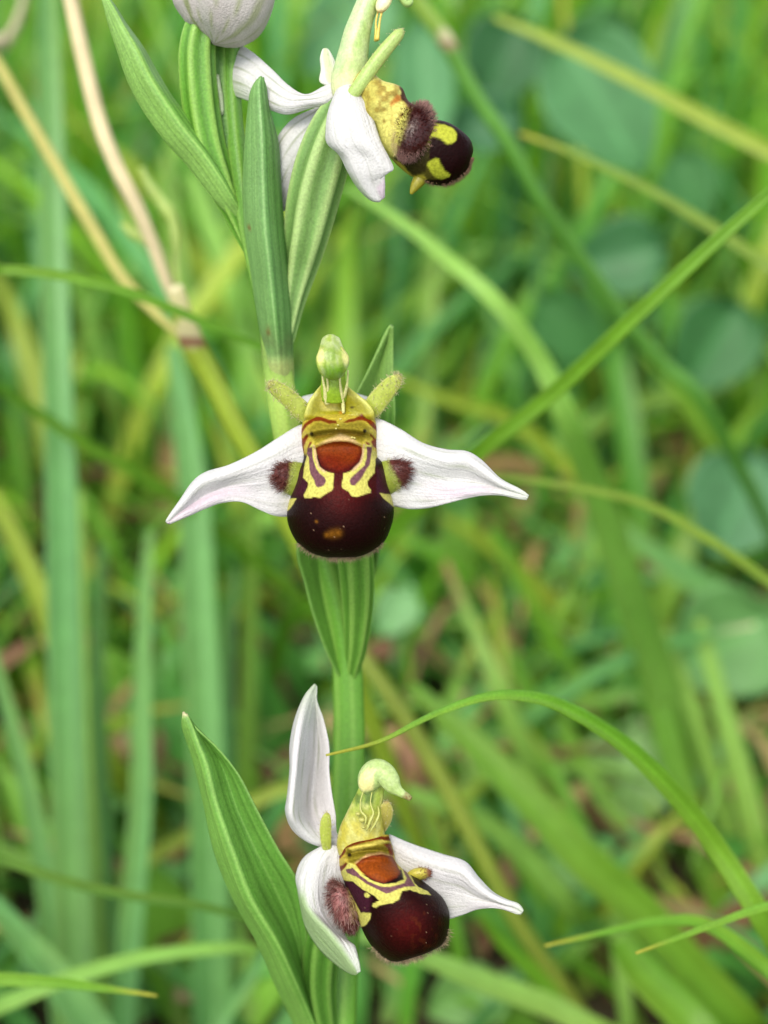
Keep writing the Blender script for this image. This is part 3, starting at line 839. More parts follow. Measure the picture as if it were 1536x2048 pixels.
sheet('sepal', [   # left lateral sepal, folded along its middle
    [(648, 1690, -90), (656, 1688, -86), (664, 1690, -84), (674, 1692, -84), (684, 1698, -86)],
    [(608, 1715, -96), (624, 1716, -76), (642, 1718, -70), (662, 1722, -76), (690, 1728, -84)],
    [(592, 1750, -100), (608, 1752, -72), (630, 1756, -68), (656, 1762, -84), (694, 1770, -98)],
    [(596, 1782, -104), (606, 1786, -66), (628, 1792, -64), (654, 1800, -88), (694, 1812, -106)],
    [(602, 1818, -108), (612, 1812, -58), (634, 1822, -62), (656, 1832, -84), (690, 1842, -102)],
    [(612, 1856, -110), (630, 1838, -50), (650, 1848, -62), (668, 1856, -78), (690, 1868, -90)],
    [(640, 1900, -104), (654, 1864, -44), (668, 1868, -56), (682, 1876, -64), (700, 1886, -70)],
    [(675, 1932, -84), (680, 1896, -36), (690, 1892, -40), (700, 1892, -44), (711, 1894, -48)],
    [(700, 1947, -60), (704, 1930, -34), (709, 1924, -32), (713, 1920, -34), (716, 1918, -38)],
    [(712, 1950, -46), (715, 1947, -38), (717, 1945, -36), (719, 1944, -36), (720, 1942, -36)]],
    petal_col(0.6, 6, 0.1, 0.35, None, 6, lambda u, v: 0.9 * smooth(0.40, 0.27, u) * smooth(0.25, 0.4, v)), M_PETAL, fl_low, nv=70, nu=33, thick=8, wob=1.5, seed=6)
sheet('sepal', [
    [(778, 1668, -110), (780, 1690, -100), (784, 1720, -100), (790, 1760, -104), (800, 1800, -112)],
    [(822, 1687, -104), (822, 1710, -88), (824, 1745, -92), (828, 1790, -104), (836, 1830, -112)],
    [(884, 1708, -96), (880, 1732, -74), (878, 1765, -84), (878, 1805, -98), (884, 1840, -100)],
    [(930, 1723, -88), (924, 1744, -64), (920, 1775, -80), (920, 1808, -84), (924, 1830, -86)],
    [(957, 1754, -76), (950, 1768, -54), (946, 1788, -72), (948, 1806, -68), (954, 1819, -70)],
    [(986, 1784, -62), (978, 1790, -44), (976, 1800, -60), (978, 1808, -54), (984, 1816, -54)],
    [(1014, 1800, -48), (1008, 1804, -34), (1006, 1809, -48), (1008, 1814, -42), (1012, 1820, -42)],
    [(1036, 1808, -36), (1032, 1811, -28), (1030, 1815, -40), (1031, 1821, -34), (1032, 1828, -32)],
    [(1046, 1820, -30), (1046, 1822, -28), (1045, 1824, -30), (1043, 1827, -28), (1040, 1829, -28)]],
    petal_col(0.5, 6, 0.15, 0.35, lambda u, v: 0.25 * smooth(0.6, 0.9, u) * smooth(0.3, 0.6, v), 7), M_PETAL, fl_low, nv=60, nu=29, thick=8, wob=2, seed=7)
furry_petal([(654, 1700, -80, 9), (652, 1682, -68, 11), (651, 1660, -58, 12), (652, 1642, -50, 11), (654, 1630, -45, 7), (655, 1626, -42, 3)], fl_low, n_hair=90, hl=5)
furry_petal([(756, 1664, -90, 12), (764, 1646, -70, 16), (769, 1630, -54, 17), (772, 1616, -44, 14), (773, 1607, -38, 8), (773, 1603, -36, 3)], fl_low, n_hair=110, hl=5, col=lin(168, 160, 78), tip=lin(134, 100, 60))

def cx7(p): return [(560 + a / 4.267, 1500 + b / 4.267) for a, b in p]
LOW_Y = [cx7([(520, 1040), (560, 1000), (590, 960), (640, 980), (700, 1060), (780, 1110), (880, 1145), (990, 1135), (1060, 1105), (1040, 1030), (1000, 960), (1060, 1010), (1110, 1060), (1150, 1140), (1180, 1170), (1260, 1205), (1290, 1240), (1200, 1225), (1110, 1195), (1045, 1200), (1015, 1275), (960, 1305), (855, 1325), (820, 1348), (785, 1335), (795, 1308), (850, 1285), (800, 1240), (700, 1185), (620, 1122), (545, 1112)]),
         cx7([(540, 1150), (580, 1180), (605, 1230), (640, 1300), (690, 1390), (778, 1388), (770, 1440), (740, 1490), (695, 1512), (660, 1470), (610, 1340)]),
         cx7([(720, 1225), (745, 1215), (770, 1240), (750, 1260), (725, 1255)])]
LOW_P = [cx7([(560, 1020), (620, 1005), (690, 1075), (760, 1125), (860, 1168), (960, 1165), (1062, 1135), (1080, 1090), (1040, 1000), (1095, 1060), (1158, 1165), (1060, 1168), (1000, 1190), (912, 1228), (850, 1198), (740, 1142), (650, 1080), (575, 1050)])]
LOW_S = cx7([(645, 975), (700, 930), (780, 900), (870, 890), (962, 910), (995, 970), (1030, 1050), (1000, 1090), (890, 1137), (830, 1128), (760, 1090), (690, 1035)])
LOW_B = [cx7([(545, 800), (620, 790), (700, 765), (800, 740), (930, 735), (945, 775), (840, 765), (740, 785), (640, 815), (550, 840)]),
         cx7([(490, 890), (560, 830), (560, 870), (520, 920), (495, 930)]),
         cx7([(500, 1000), (560, 960), (600, 985), (560, 1020), (510, 1060)]),
         cx7([(880, 800), (950, 800), (970, 900), (940, 900), (920, 840)])]
def low_lip_col(u, v, x, y):
    jx = x + 1.5 * (vnoise(x / 7, y / 7, 21) - 0.5); jy = y + 1.5 * (vnoise(x / 7, y / 7, 22) - 0.5)
    c = np.broadcast_to(DARK, u.shape + (3,)).copy()
    c = mixc(c, WINE, 0.75 * np.exp(-((x - 815) / 40) ** 2 - ((y - 1850) / 40) ** 2))
    c = mixc(c, lin(80, 34, 12), 0.4 * (vnoise(x / 8, y / 11, 31) > 0.72) * np.exp(-((x - 845) / 30) ** 2 - ((y - 1855) / 40) ** 2))
    c = mixc(c, lin(66, 26, 44), 0.6 * poly_alpha(x, y, cx7([(540, 1110), (640, 1130), (720, 1200), (780, 1260), (760, 1390), (700, 1390), (620, 1260)]), 6))
    topl = poly_alpha(x, y, cx7([(400, 600), (1100, 600), (1060, 1000), (900, 1100), (700, 1060), (520, 1080), (400, 1060)]), 2)
    c = mixc(c, lin(170, 150, 56), topl)
    c = mixc(c, OLIVE, 0.9 * poly_alpha(jx, jy, cx7([(570, 830), (700, 790), (930, 760), (970, 880), (960, 930), (800, 890), (640, 970), (590, 960), (560, 880)]), 3))
    c = mixc(c, lin(196, 180, 84), 0.8 * poly_alpha(jx, jy, cx7([(580, 830), (740, 800), (880, 760), (940, 780), (880, 790), (760, 830), (620, 870)]), 3))
    c = mixc(c, lin(186, 140, 100), 0.7 * poly_alpha(jx, jy, cx7([(640, 960), (740, 890), (860, 870), (960, 900), (960, 920), (860, 900), (740, 920), (660, 980)]), 3))
    for p in LOW_B: c = mixc(c, BROWN * 0.8, poly_alpha(jx, jy, p, 2))
    for p in LOW_Y: c = mixc(c, YEL, poly_alpha(jx, jy, p, 1.0))
    for p in LOW_P: c = mixc(c, PURP * (0.8 + 0.4 * vnoise(x / 3, y / 3, 5))[..., None], poly_alpha(jx, jy, p, 1.0))
    a = poly_alpha(x, y, LOW_S, 1.0)
    c = mixc(c, lin(80, 16, 7), a)
    c = mixc(c, lin(122, 56, 12), poly_alpha(x, y, [(756 + (q[0] - 756) * 0.93, 1735 + (q[1] - 1735) * 0.88) for q in LOW_S], 5))
    c = mixc(c, lin(40, 28, 16), smooth(5, 2.5, np.hypot(x - 699, y - 1710)))
    rim = 1 - np.abs(u - 0.5) * 2
    c = mixc(c, lin(150, 110, 70), 0.5 * smooth(0.03, 0.0, rim) * (y > 1850))
    return speckle(c, x, y, 24, (720, 1800, 890, 1920), 9)
low_rows = []
for (a, b, c_, d), zc, ze in zip([(570, 730, 925, 722), (525, 815, 955, 812), (500, 900, 975, 885), (502, 985, 990, 955), (530, 1085, 1065, 1030), (570, 1185, 1190, 1100),
                                  (620, 1295, 1300, 1180), (660, 1420, 1388, 1262), (700, 1530, 1440, 1370), (760, 1642, 1447, 1480), (840, 1738, 1425, 1605), (925, 1797, 1370, 1675), (1010, 1806, 1260, 1728), (1080, 1790, 1180, 1760)],
                                 [-40, -28, -18, -4, 14, 28, 38, 44, 46, 42, 30, 12, -10, -30], [-85, -95, -100, -100, -98, -94, -90, -86, -80, -74, -66, -56, -48, -42]):
    (x0, y0), (x1, y1) = cx7([(a, b), (c_, d)])
    low_rows.append((x0, y0, x1, y1, zc, ze, 2.6))
def low_relief(x, y, t):
    w = smooth(1.0, 0.75, np.abs(t))
    z = 9 * np.exp(-((y - 1690 + (x - 735) * 0.1 - 6 * t ** 2) / 6) ** 2) * w
    z -= 12 * np.exp(-((y - 1702 + (x - 735) * 0.1 - 10 * t ** 2) / 5) ** 2) * w
    z += 12 * np.exp(-((y - 1712 + (x - 735) * 0.05 - 12 * t ** 2) / 7) ** 2) * w
    z += 8 * np.exp(-((x - 757) / 30) ** 2 - ((y - 1740) / 22) ** 2)
    return z
lip_low, LL = lip('lip', low_rows, low_lip_col, lin(96, 92, 40), fl_low, relief=low_relief)
fringe(LL, fl_low, (0.72, 1), 1000, 17, lin(206, 182, 150))
# left hairy lobe of the lower flower
def lobeL_col(lx, ly, x, y):
    c = np.broadcast_to(lin(150, 96, 92), lx.shape + (3,)).copy()
    c = mixc(c, lin(206, 190, 130), smooth(0.4, 0.8, -ly * 0.2 + lx * 0.0 + (x - 680) / 40))
    return c
oL, PL = blob('side_lobe', (688, 1812, -72), (46, 24, 30), lobeL_col, M_FLESH, fl_low, 1.22)
def colL(q):
    n = len(q)
    k = rng.random((n, 1))
    return np.where(k < 0.5, lin(120, 66, 62), np.where(k < 0.8, lin(196, 160, 150), lin(78, 34, 34))) * rng.uniform(0.8, 1.2, (n, 1))
hairy(PL, (694, 1778, -78), fl_low, lambda x, y, z: z > -92, 1700, 21, colL, jitter=0.22, w=0.42)
def lobeR_col(lx, ly, x, y):
    c = np.broadcast_to(lin(190, 178, 70), lx.shape + (3,)).copy()
    return mixc(c, lin(140, 84, 60), smooth(0.4, 0.85, lx))
oR, PR = blob('side_lobe', (838, 1748, -78), (25, 13, 20), lobeR_col, M_FLESH, fl_low, -0.15)
hairy(PR, (832, 1749, -78), fl_low, lambda x, y, z: x > 836, 200, 7, lambda q: np.array([lin(150, 100, 80)] * len(q)) * rng.uniform(0.7, 1.2, (len(q), 1)))

# column of the lower flower
def lowcol(a, v, x, y):
    c = np.broadcast_to(lin(146, 166, 62), a.shape + (3,)).copy()
    c = mixc(c, lin(176, 166, 64), smooth(1600, 1660, y))
    c = mixc(c, lin(196, 196, 120), 0.6 * smooth(0.45, 0.7, vnoise(x / 7, y / 14, 6)))
    c = mixc(c, lin(70, 100, 14), 0.9 * poly_alpha(x, y, cx7([(640, 370), (700, 380), (690, 460), (640, 470)]), 3))
    c = mixc(c, lin(70, 100, 14), 0.9 * poly_alpha(x, y, cx7([(720, 360), (800, 360), (800, 450), (720, 470)]), 3))
    return c
tube('column', [(748, 1560, -46, 24), (742, 1585, -46, 27), (734, 1612, -50, 32), (728, 1640, -56, 40), (724, 1664, -64, 47), (722, 1690, -76, 50), (722, 1712, -90, 44)], lowcol, M_FLESH, fl_low, n=36, seg=32, flat=0.7)
def lowhood(a, v, x, y):
    c = np.broadcast_to(lin(158, 182, 104), a.shape + (3,)).copy()
    c = mixc(c, lin(190, 204, 150), 0.5 * vnoise(x / 5, y / 5, 4))
    c = mixc(c, lin(232, 222, 150), 0.95 * poly_alpha(x, y, cx7([(690, 210), (740, 165), (800, 175), (800, 260), (795, 345), (700, 355), (665, 300)]), 3))
    c = mixc(c, lin(112, 84, 40), smooth(0.78, 0.88, v) * (0.5 + 0.6 * vnoise(x / 3, y / 3, 9)))
    return c
tube('hood', [(738, 1584, -34, 8), (736, 1572, -28, 20), (742, 1556, -22, 27), (754, 1545, -18, 28), (768, 1548, -14, 24), (779, 1560, -10, 21), (787, 1572, -8, 17), (796, 1581, -6, 11), (806, 1588, -4, 8), (815, 1593, -2, 7), (822, 1598, 0, 5)],
     lowhood, M_FLESH, fl_low, n=46, seg=28, flat=0.85)
for ln in ([(727, 1582, -20, 0.7), (721, 1602, -18, 0.8), (722, 1622, -14, 1.2), (732, 1634, -10, 1.6), (730, 1650, -12, 1.0)],
           [(744, 1584, -18, 0.7), (741, 1606, -14, 0.8), (747, 1626, -8, 1.3), (741, 1640, -6, 2.0), (733, 1662, -10, 1.0)],
           [(756, 1612, -18, 0.7), (758, 1628, -10, 1.4), (752, 1644, -6, 1.6), (740, 1664, -10, 0.9)]):
    threads([ln], fl_low, lin(178, 180, 98), r=1.6)
for x0, y0, q in ((724, 1640, 7), (716, 1628, 5), (737, 1652, 5), (748, 1652, 4), (727, 1655, 4)):
    blob('stigma_lump', (x0, y0, -16), (q, q * 0.8, q), const(lin(176, 174, 92)), M_FLESH, fl_low, n=9, seg=12)

# ---- upper flower, seen from the side ------------------------------------------------------------------------------
sheet('sepal', [   # dorsal sepal reaching back past the stem
    [(396, 118, -200), (394, 126, -200), (393, 134, -200), (394, 144, -200), (398, 152, -200)],
    [(430, 92, -190), (428, 112, -182), (426, 136, -178), (428, 160, -182), (432, 180, -190)],
    [(471, 88, -170), (468, 112, -158), (465, 138, -150), (464, 166, -152), (463, 190, -160)],
    [(504, 104, -145), (500, 126, -132), (496, 150, -120), (494, 176, -118), (494, 201, -128)],
    [(545, 140, -115), (540, 158, -102), (537, 178, -92), (536, 200, -90), (538, 219, -100)],
    [(577, 171, -90), (574, 184, -78), (573, 198, -70), (573, 214, -70), (576, 229, -80)],
    [(612, 190, -66), (612, 194, -54), (614, 200, -48), (617, 208, -48), (622, 216, -56)],
    [(648, 173, -48), (648, 182, -36), (650, 192, -30), (654, 202, -32), (659, 209, -42)],
    [(676, 160, -36), (678, 166, -28), (680, 174, -24), (682, 182, -24), (684, 190, -30)],
    [(702, 164, -30), (702, 168, -26), (702, 172, -24), (702, 178, -24), (702, 184, -28)]],
    petal_col(0.95, 4, 0.1, 0, None, 8, lambda u, v: 0.5 * smooth(0.5, 0.9, u) * smooth(0.5, 0.2, v)), M_PETAL, fl_top, nv=60, nu=29, thick=8, wob=1.5, seed=8)
sheet('sepal', [   # near lateral sepal
    [(684, 158, -10), (692, 156, -4), (700, 156, 0), (708, 160, -2), (716, 166, -8)],
    [(667, 196, 2), (676, 190, 16), (692, 188, 24), (708, 188, 20), (722, 188, 8)],
    [(656, 226, 8), (668, 224, 28), (690, 222, 38), (714, 218, 34), (736, 212, 18)],
    [(652, 260, 10), (668, 260, 34), (696, 256, 44), (724, 252, 42), (749, 246, 26)],
    [(654, 286, 8), (676, 288, 38), (704, 286, 42), (734, 284, 46), (762, 284, 34)],
    [(678, 309, 4), (698, 312, 34), (724, 312, 34), (752, 314, 42), (779, 317, 36)],
    [(696, 344, -2), (714, 346, 26), (736, 346, 24), (762, 342, 34), (787, 339, 36)],
    [(714, 374, -6), (728, 372, 16), (744, 368, 14), (758, 360, 24), (771, 348, 32)],
    [(738, 398, -8), (746, 394, 6), (753, 388, 6), (762, 380, 14), (770, 372, 22)],
    [(756, 403, -6), (760, 402, 2), (763, 400, 4), (767, 397, 8), (769, 393, 12)]],
    petal_col(0.18, 4, 0.05, 0, lambda u, v: 0.75 * smooth(0.55, 0.75, u) * smooth(0.80, 0.86, v), 9, lambda u, v: 0.55 * smooth(0.3, 0.1, u) * smooth(0.62, 0.75, v)), M_PETAL, fl_top, nv=60, nu=29, thick=9, wob=2, seed=9)
sheet('sepal', [   # far lateral sepal, behind the ovary
    [(672, 196, -80), (672, 202, -80), (672, 208, -80), (672, 216, -80), (672, 226, -80)],
    [(630, 216, -100), (632, 232, -96), (636, 250, -96), (642, 270, -100), (648, 290, -106)],
    [(586, 238, -120), (592, 264, -110), (600, 292, -112), (610, 322, -120), (620, 350, -130)],
    [(556, 274, -140), (564, 302, -126), (574, 334, -130), (586, 364, -144), (600, 390, -155)],
    [(540, 326, -160), (548, 350, -148), (556, 374, -152), (566, 396, -166), (580, 414, -178)],
    [(536, 376, -180), (540, 390, -174), (546, 404, -176), (552, 416, -182), (560, 426, -190)],
    [(536, 420, -196), (538, 424, -196), (540, 428, -196), (543, 432, -198), (546, 436, -200)]],
    petal_col(0.95, 5, 0.25, 0, None, 10), M_PETAL, fl_top, nv=50, nu=29, thick=8, wob=1.5, seed=10)
furry_petal([(700, 196, 20, 13), (718, 172, 24, 14), (740, 140, 26, 14), (764, 108, 28, 14), (784, 84, 28, 13), (798, 68, 28, 11), (806, 60, 28, 5)], fl_top, flat=0.75, n_hair=160, hl=4, col=lin(160, 184, 100), tip=lin(150, 160, 100))
sheet('petal', [[(646, 100, -66), (649, 98, -64), (652, 98, -64), (656, 100, -66)], [(641, 118, -66), (648, 116, -58), (658, 116, -58), (668, 120, -66)],
                [(642, 140, -64), (652, 138, -54), (664, 138, -54), (675, 142, -62)], [(639, 162, -58), (654, 160, -50), (668, 160, -48), (680, 162, -56)],
                [(652, 172, -52), (664, 172, -46), (676, 172, -46), (690, 174, -50)]],
      lambda u, v, x, y: mixc(np.broadcast_to(lin(236, 236, 222), u.shape + (3,)).copy(), lin(186, 200, 130), 0.6 * smooth(0.35, 0.5, 1 - np.abs(u - .5) - .4)), M_PETAL, fl_top, nv=22, nu=15, thick=9)
def topcol(a, v, x, y):
    c = np.broadcast_to(lin(172, 200, 142), a.shape + (3,)).copy()
    c = mixc(c, lin(146, 176, 78), 0.8 * smooth(-0.1, 0.5, (x - (1040 - y * 0.45 - 300) / 1.0) / 22))
    c = mixc(c, lin(208, 216, 160), 0.6 * vnoise(x / 9, y / 9, 2))
    return mixc(c, lin(222, 224, 170), 0.8 * smooth(130, 175, y))
tube('column', [(700, 190, -20, 34), (697, 165, -16, 36), (702, 132, -12, 33), (708, 100, -10, 30), (714, 68, -8, 27), (724, 36, -8, 24), (736, 6, -8, 23), (750, -22, -8, 24), (764, -40, -8, 22)],
     topcol, M_FLESH, fl_top, n=40, seg=28)
tube('hood', [(758, -30, 0, 22), (772, -34, 0, 28), (788, -30, 0, 24), (800, -18, 0, 15), (808, -4, 0, 11), (814, 6, 0, 9), (820, 4, 0, 7), (822, -2, 0, 4)], const(lin(160, 190, 110)), M_FLESH, fl_top, n=30, seg=20)
blob('anther_sac', (768, 4, 12), (14, 24, 14), lambda lx, ly, x, y: mixc(np.broadcast_to(lin(240, 232, 176), lx.shape + (3,)).copy(), lin(190, 120, 50), 0.6 * smooth(16, 26, y)), M_FLESH, fl_top, rot=0.5)
for ln in ([(764, 22, 12, 1.2), (760, 40, 12, 1), (757, 60, 10, 1.4), (754, 80, 8, 2.2)], [(756, 24, 4, 1.0), (752, 44, 4, 1), (752, 62, 4, 1.2), (752, 82, 4, 2)]):
    threads([ln], fl_top, lin(220, 196, 90))

def cx5(p): return [(620 + a / 4.267, b / 4.267) for a, b in p]
def top_lip_col(a, v, x, y):
    x = x + 3 * (vnoise(x / 8, y / 8, 41) - 0.5); y = y + 3 * (vnoise(x / 8, y / 8, 42) - 0.5)
    c = np.broadcast_to(lin(186, 180, 96), a.shape + (3,)).copy()
    c = mixc(c, lin(120, 92, 34), 0.75 * smooth(0.35, 0.8, vnoise(x / 8, y / 11, 3)) * (y < 250))
    c = mixc(c, lin(150, 140, 60), 0.6 * smooth(762, 742, x))
    for p in ([(690, 650), (730, 660), (740, 710), (700, 700)], [(680, 880), (740, 810), (790, 810), (770, 860), (690, 910)]):
        c = mixc(c, lin(170, 104, 44), 0.85 * poly_alpha(x, y, cx5(p), 3))
    c = mixc(c, lin(60, 34, 18), poly_alpha(x, y, cx5([(765, 700), (800, 700), (900, 860), (1100, 1000), (1200, 1060), (1190, 1090), (1060, 1030), (860, 920), (780, 850)]), 2))
    c = mixc(c, lin(70, 66, 22), smooth(0.40, 0.47, v))
    c = mixc(c, DARK, poly_alpha(x, y, cx5([(1060, 1000), (1500, 1000), (1500, 1700), (980, 1700), (985, 1540), (1080, 1525), (1020, 1420), (1010, 1300), (1040, 1180)]), 2))
    c = mixc(c, lin(40, 36, 14), poly_alpha(x, y, cx5([(700, 1340), (1010, 1240), (1010, 1360), (990, 1460), (880, 1500), (840, 1490)]), 3))
    c = mixc(c, lin(152, 156, 50), poly_alpha(x, y, cx5([(980, 1035), (1080, 1050), (1170, 1072), (1232, 1105), (1254, 1150), (1242, 1200), (1206, 1232), (1165, 1222), (1120, 1185), (1060, 1168), (980, 1185)]), 2))
    c = mixc(c, lin(142, 148, 42), poly_alpha(x, y, cx5([(1003, 1388), (1030, 1365), (1070, 1352), (1100, 1356), (1116, 1400), (1150, 1452), (1197, 1494), (1182, 1518), (1122, 1531), (1070, 1515), (1025, 1470), (1001, 1425)]), 2))
    c = mixc(c, lin(180, 168, 60), 0.8 * poly_alpha(x, y, cx5([(730, 1380), (760, 1380), (870, 1500), (960, 1490), (1000, 1530), (880, 1580), (840, 1540)]), 3))
    return c
lip_top = tube('lip', [(712, 160, 0, 22), (730, 172, 0, 30), (752, 194, 0, 40), (772, 218, 0, 46), (794, 244, 0, 52), (822, 278, 0, 56), (850, 298, 0, 60), (876, 306, 0, 62), (900, 314, 0, 58), (918, 320, 0, 50), (930, 325, 0, 38), (937, 328, 0, 24), (940, 329, 0, 8)],
     top_lip_col, M_LIP, fl_top, n=130, seg=110, flat=0.95,
     ridges=lambda a, v: 1 + 0.15 * np.sin(v * 34 + 0.5) * (v < 0.42) * np.sin(np.pi * np.clip(v / 0.42, 0, 1)) + 0.04 * np.cos(3 * a + v * 4) * (v > 0.3) * np.sin(np.pi * np.clip((v - 0.3) / 0.7, 0, 1)))
tube('lip_appendage', [(846, 346, 0, 14), (840, 358, 2, 14), (832, 370, 4, 11), (826, 380, 4, 7), (822, 388, 4, 3)], const(lin(140, 134, 36)), M_FLESH, fl_top, n=16, seg=14)
def lobeT_col(lx, ly, x, y):
    c = np.broadcast_to(lin(206, 202, 96), lx.shape + (3,)).copy()
    return mixc(c, lin(58, 18, 14), smooth(794, 814, x + 0.30 * (y - 262) + 8 * (vnoise(x / 6, y / 6, 3) - .5)))
oT, PT = blob('side_lobe', (828, 264, 40), (56, 38, 32), lobeT_col, M_FLESH, fl_top, 1.95)
def colT(q):
    n = len(q)
    k = np.clip(np.hypot(q[:, 0] - 824, (q[:, 1] - 258) * 0.8) / 42, 0, 1)
    c = mixc(np.array([lin(92, 32, 22)] * n), lin(40, 11, 11), rng.random(n))
    c = mixc(c, lin(206, 166, 156), smooth(0.72, 1.0, k) * rng.uniform(0.3, 1, n))
    pale = (q[:, 0] < 796)
    return np.where(pale[:, None], lin(220, 206, 150), c) * rng.uniform(0.8, 1.2, (n, 1))
hairy(PT, (818, 258, 24), fl_top, lambda x, y, z: z > 34 and x > 782, 2600, 13, colT, jitter=0.3, w=0.42)
V = np.empty(len(lip_top.data.vertices) * 3); lip_top.data.vertices.foreach_get('co', V); V = V.reshape(-1, 3) + np.array(lip_top.location)
Nn = np.empty(len(V) * 3); lip_top.data.vertex_normals.foreach_get('vector', Nn); Nn = Nn.reshape(-1, 3)
q = project(V)
cand = np.where((q[:, 0] > 850) & (q[:, 1] > 315) & ((q[:, 0] - 880) * 0.5 + (q[:, 1] - 315) > 22) & (np.abs(Nn @ FWD) < 0.3))[0]
sel = cand[rng.integers(0, len(cand), 700)]
hairs('lip_fringe', V[sel], Nn[sel] + rng.normal(size=(700, 3)) * 0.35, rng.uniform(3, 8, 700), 0.4, np.array([lin(176, 140, 116)] * 700) * rng.uniform(0.6, 1.2, (700, 1)), fl_top)

# ------------------------------------------------------------------ grass blades that can be told apart
PAL = {'g': lin(104, 160, 40), 'y': lin(160, 180, 62), 'b': lin(100, 164, 96), 'l': lin(142, 188, 88), 'd': lin(76, 130, 40), 's': lin(206, 190, 150), 'o': lin(124, 156, 46)}
def blade(pts, widths, depth, col, label, cat='grass', group=None, roll=0.5, base=None, name='grass_strand', tipc=None, mat=None):
    """pts: photo pixels from tip to base; depth: metres at tip and base; the base is carried on down to the soil"""
    n = len(pts)
    ds = np.interp(np.linspace(0, 1, n), np.linspace(0, 1, len(depth)), depth)
    P = [WD(x, y, d) for (x, y), d in zip(pts, ds)]
    ws = list(np.interp(np.linspace(0, 1, n), np.linspace(0, 1, len(widths)), widths))
    hw = [1.2 * w * S * d / FOC / 2 for w, d in zip(ws, ds)]
    e = P[-1]; t = P[-1] - P[-2]; t = t / np.linalg.norm(t)
    if e[2] > 0.004:
        h = e[2]
        g1 = e + t * h * 0.35 + np.array([0, 0.25 * h, -0.15 * h])
        g2 = np.array([g1[0] + t[0] * h * 0.3, g1[1] + 0.3 * h + max(t[1], 0) * 0.2 * h, -0.004])
        if g1[2] < 0.01: g1[2] = e[2] * 0.5
        P += [g1, g2]; hw += [hw[-1], hw[-1] * 0.8]
    C0 = cr(np.array(P), 34); Hw = np.interp(np.linspace(0, 1, 34), np.linspace(0, 1, len(hw)), hw)
    T = np.gradient(C0, axis=0); T /= np.linalg.norm(T, axis=1, keepdims=True)
    view = C0 - CAM; view /= np.linalg.norm(view, axis=1, keepdims=True)
    A = np.cross(T, view); A /= np.linalg.norm(A, axis=1, keepdims=True)
    B = np.cross(A, T)
    rr = roll + 0.35 * np.sin(np.linspace(0, 3, 34) + roll * 9)
    Wv = A * np.cos(rr)[:, None] + B * np.sin(rr)[:, None]
    Nv = np.cross(Wv, T)
    Hw = Hw / np.maximum(np.cos(rr), 0.6)
    rows = [[C0[k] - Wv[k] * Hw[k], C0[k] - Wv[k] * Hw[k] * 0.5 + Nv[k] * Hw[k] * 0.22, C0[k] + Nv[k] * Hw[k] * 0.36, C0[k] + Wv[k] * Hw[k] * 0.5 + Nv[k] * Hw[k] * 0.22, C0[k] + Wv[k] * Hw[k]] for k in range(34)]
    c0 = PAL[col] * rng.uniform(0.9, 1.1)
    sd = int(rng.integers(0, 99))
    def cf(u, v, x, y):
        c = np.broadcast_to(c0, u.shape + (3,)).copy()
        c = mixc(c, c0 * 1.5, 0.35 * smooth(0.08, 0.0, np.abs(u - 0.5)))
        c = mixc(c, c0 * 0.75, 0.4 * (vnoise(u * 9, v * 3, sd) > 0.6))
        c = mixc(c, PAL['y'], 0.35 * vnoise(v * 4, u, sd + 3))
        if tipc is not None:
            c = mixc(c, tipc, smooth(0.16, 0.0, v))
        return c
    o = sheet(name, rows, cf, mat or (M_DRY if col == 's' else M_GRASS), None, nv=60, nu=9, thick=6, world_pts=True)
    tag(o, label, cat, group)
    return o
YT = lin(172, 172, 58)
B = blade
B([(652, 1510), (760, 1482), (860, 1432), (960, 1396), (1040, 1391), (1130, 1415), (1250, 1490), (1350, 1590), (1440, 1705), (1560, 1900)], (3, 8, 14, 20, 28, 34, 38), (0.104, 0.110, 0.128), 'g', 'sharp arching grass blade whose yellow tip crosses the stem above the lowest flower', tipc=YT, roll=0.2)
B([(1640, 300), (1536, 390), (1400, 512), (1250, 652), (1100, 792), (960, 902), (860, 990), (740, 1100), (640, 1200)], (14, 22, 26, 28, 30, 30), (0.124, 0.13, 0.15, 0.2), 'g', 'bright green grass blade slanting down to the right sepal of the middle flower', roll=0.3)
B([(1272, 1906), (1380, 1866), (1536, 1811), (1660, 1790)], (4, 12, 18), (0.112, 0.118), 'g', 'short thin grass tip with yellow point, lower of two beside the lowest flower', tipc=YT, roll=0.1)
B([(1090, 1891), (1200, 1866), (1320, 1841), (1420, 1852), (1536, 1935), (1640, 2030)], (4, 12, 24, 34), (0.122, 0.132), 'g', 'yellow-tipped grass blade bending over, just above the short thin tip', tipc=YT, roll=0.15)
B([(314, 1992), (200, 1976), (100, 1964), (-20, 1958), (-140, 1960)], (3, 16, 22, 24), (0.122, 0.13), 'g', 'grass tip reaching in near the foot of the big lower bract', tipc=YT, roll=0.2)
B([(520, 1898), (450, 1896), (300, 1912), (150, 1952), (0, 2012), (-120, 2060)], (14, 22, 26, 26), (0.165, 0.15), 'l', 'pale green grass blade bowed low behind the big lower bract', roll=0.3)
B([(500, 1838), (400, 1812), (250, 1790), (130, 1762), (0, 1716), (-120, 1670)], (10, 16, 18, 18), (0.15, 0.142), 'd', 'dark thin grass blade crossing behind the middle of the lower bract', roll=0.2)
B([(560, 712), (400, 642), (260, 585), (120, 551), (0, 540), (-130, 545)], (10, 16, 17, 17), (0.14, 0.135), 'g', 'thin green grass blade ending at the stem above the middle flower', roll=0.2)
B([(-60, 745), (0, 778), (80, 828), (170, 888), (260, 940), (360, 1002), (460, 1082), (560, 1162), (650, 1250), (740, 1330)], (14, 18, 20, 22, 22), (0.17, 0.2, 0.25), 'g', 'long green grass blade slanting under the left sepal of the middle flower', roll=0.4)
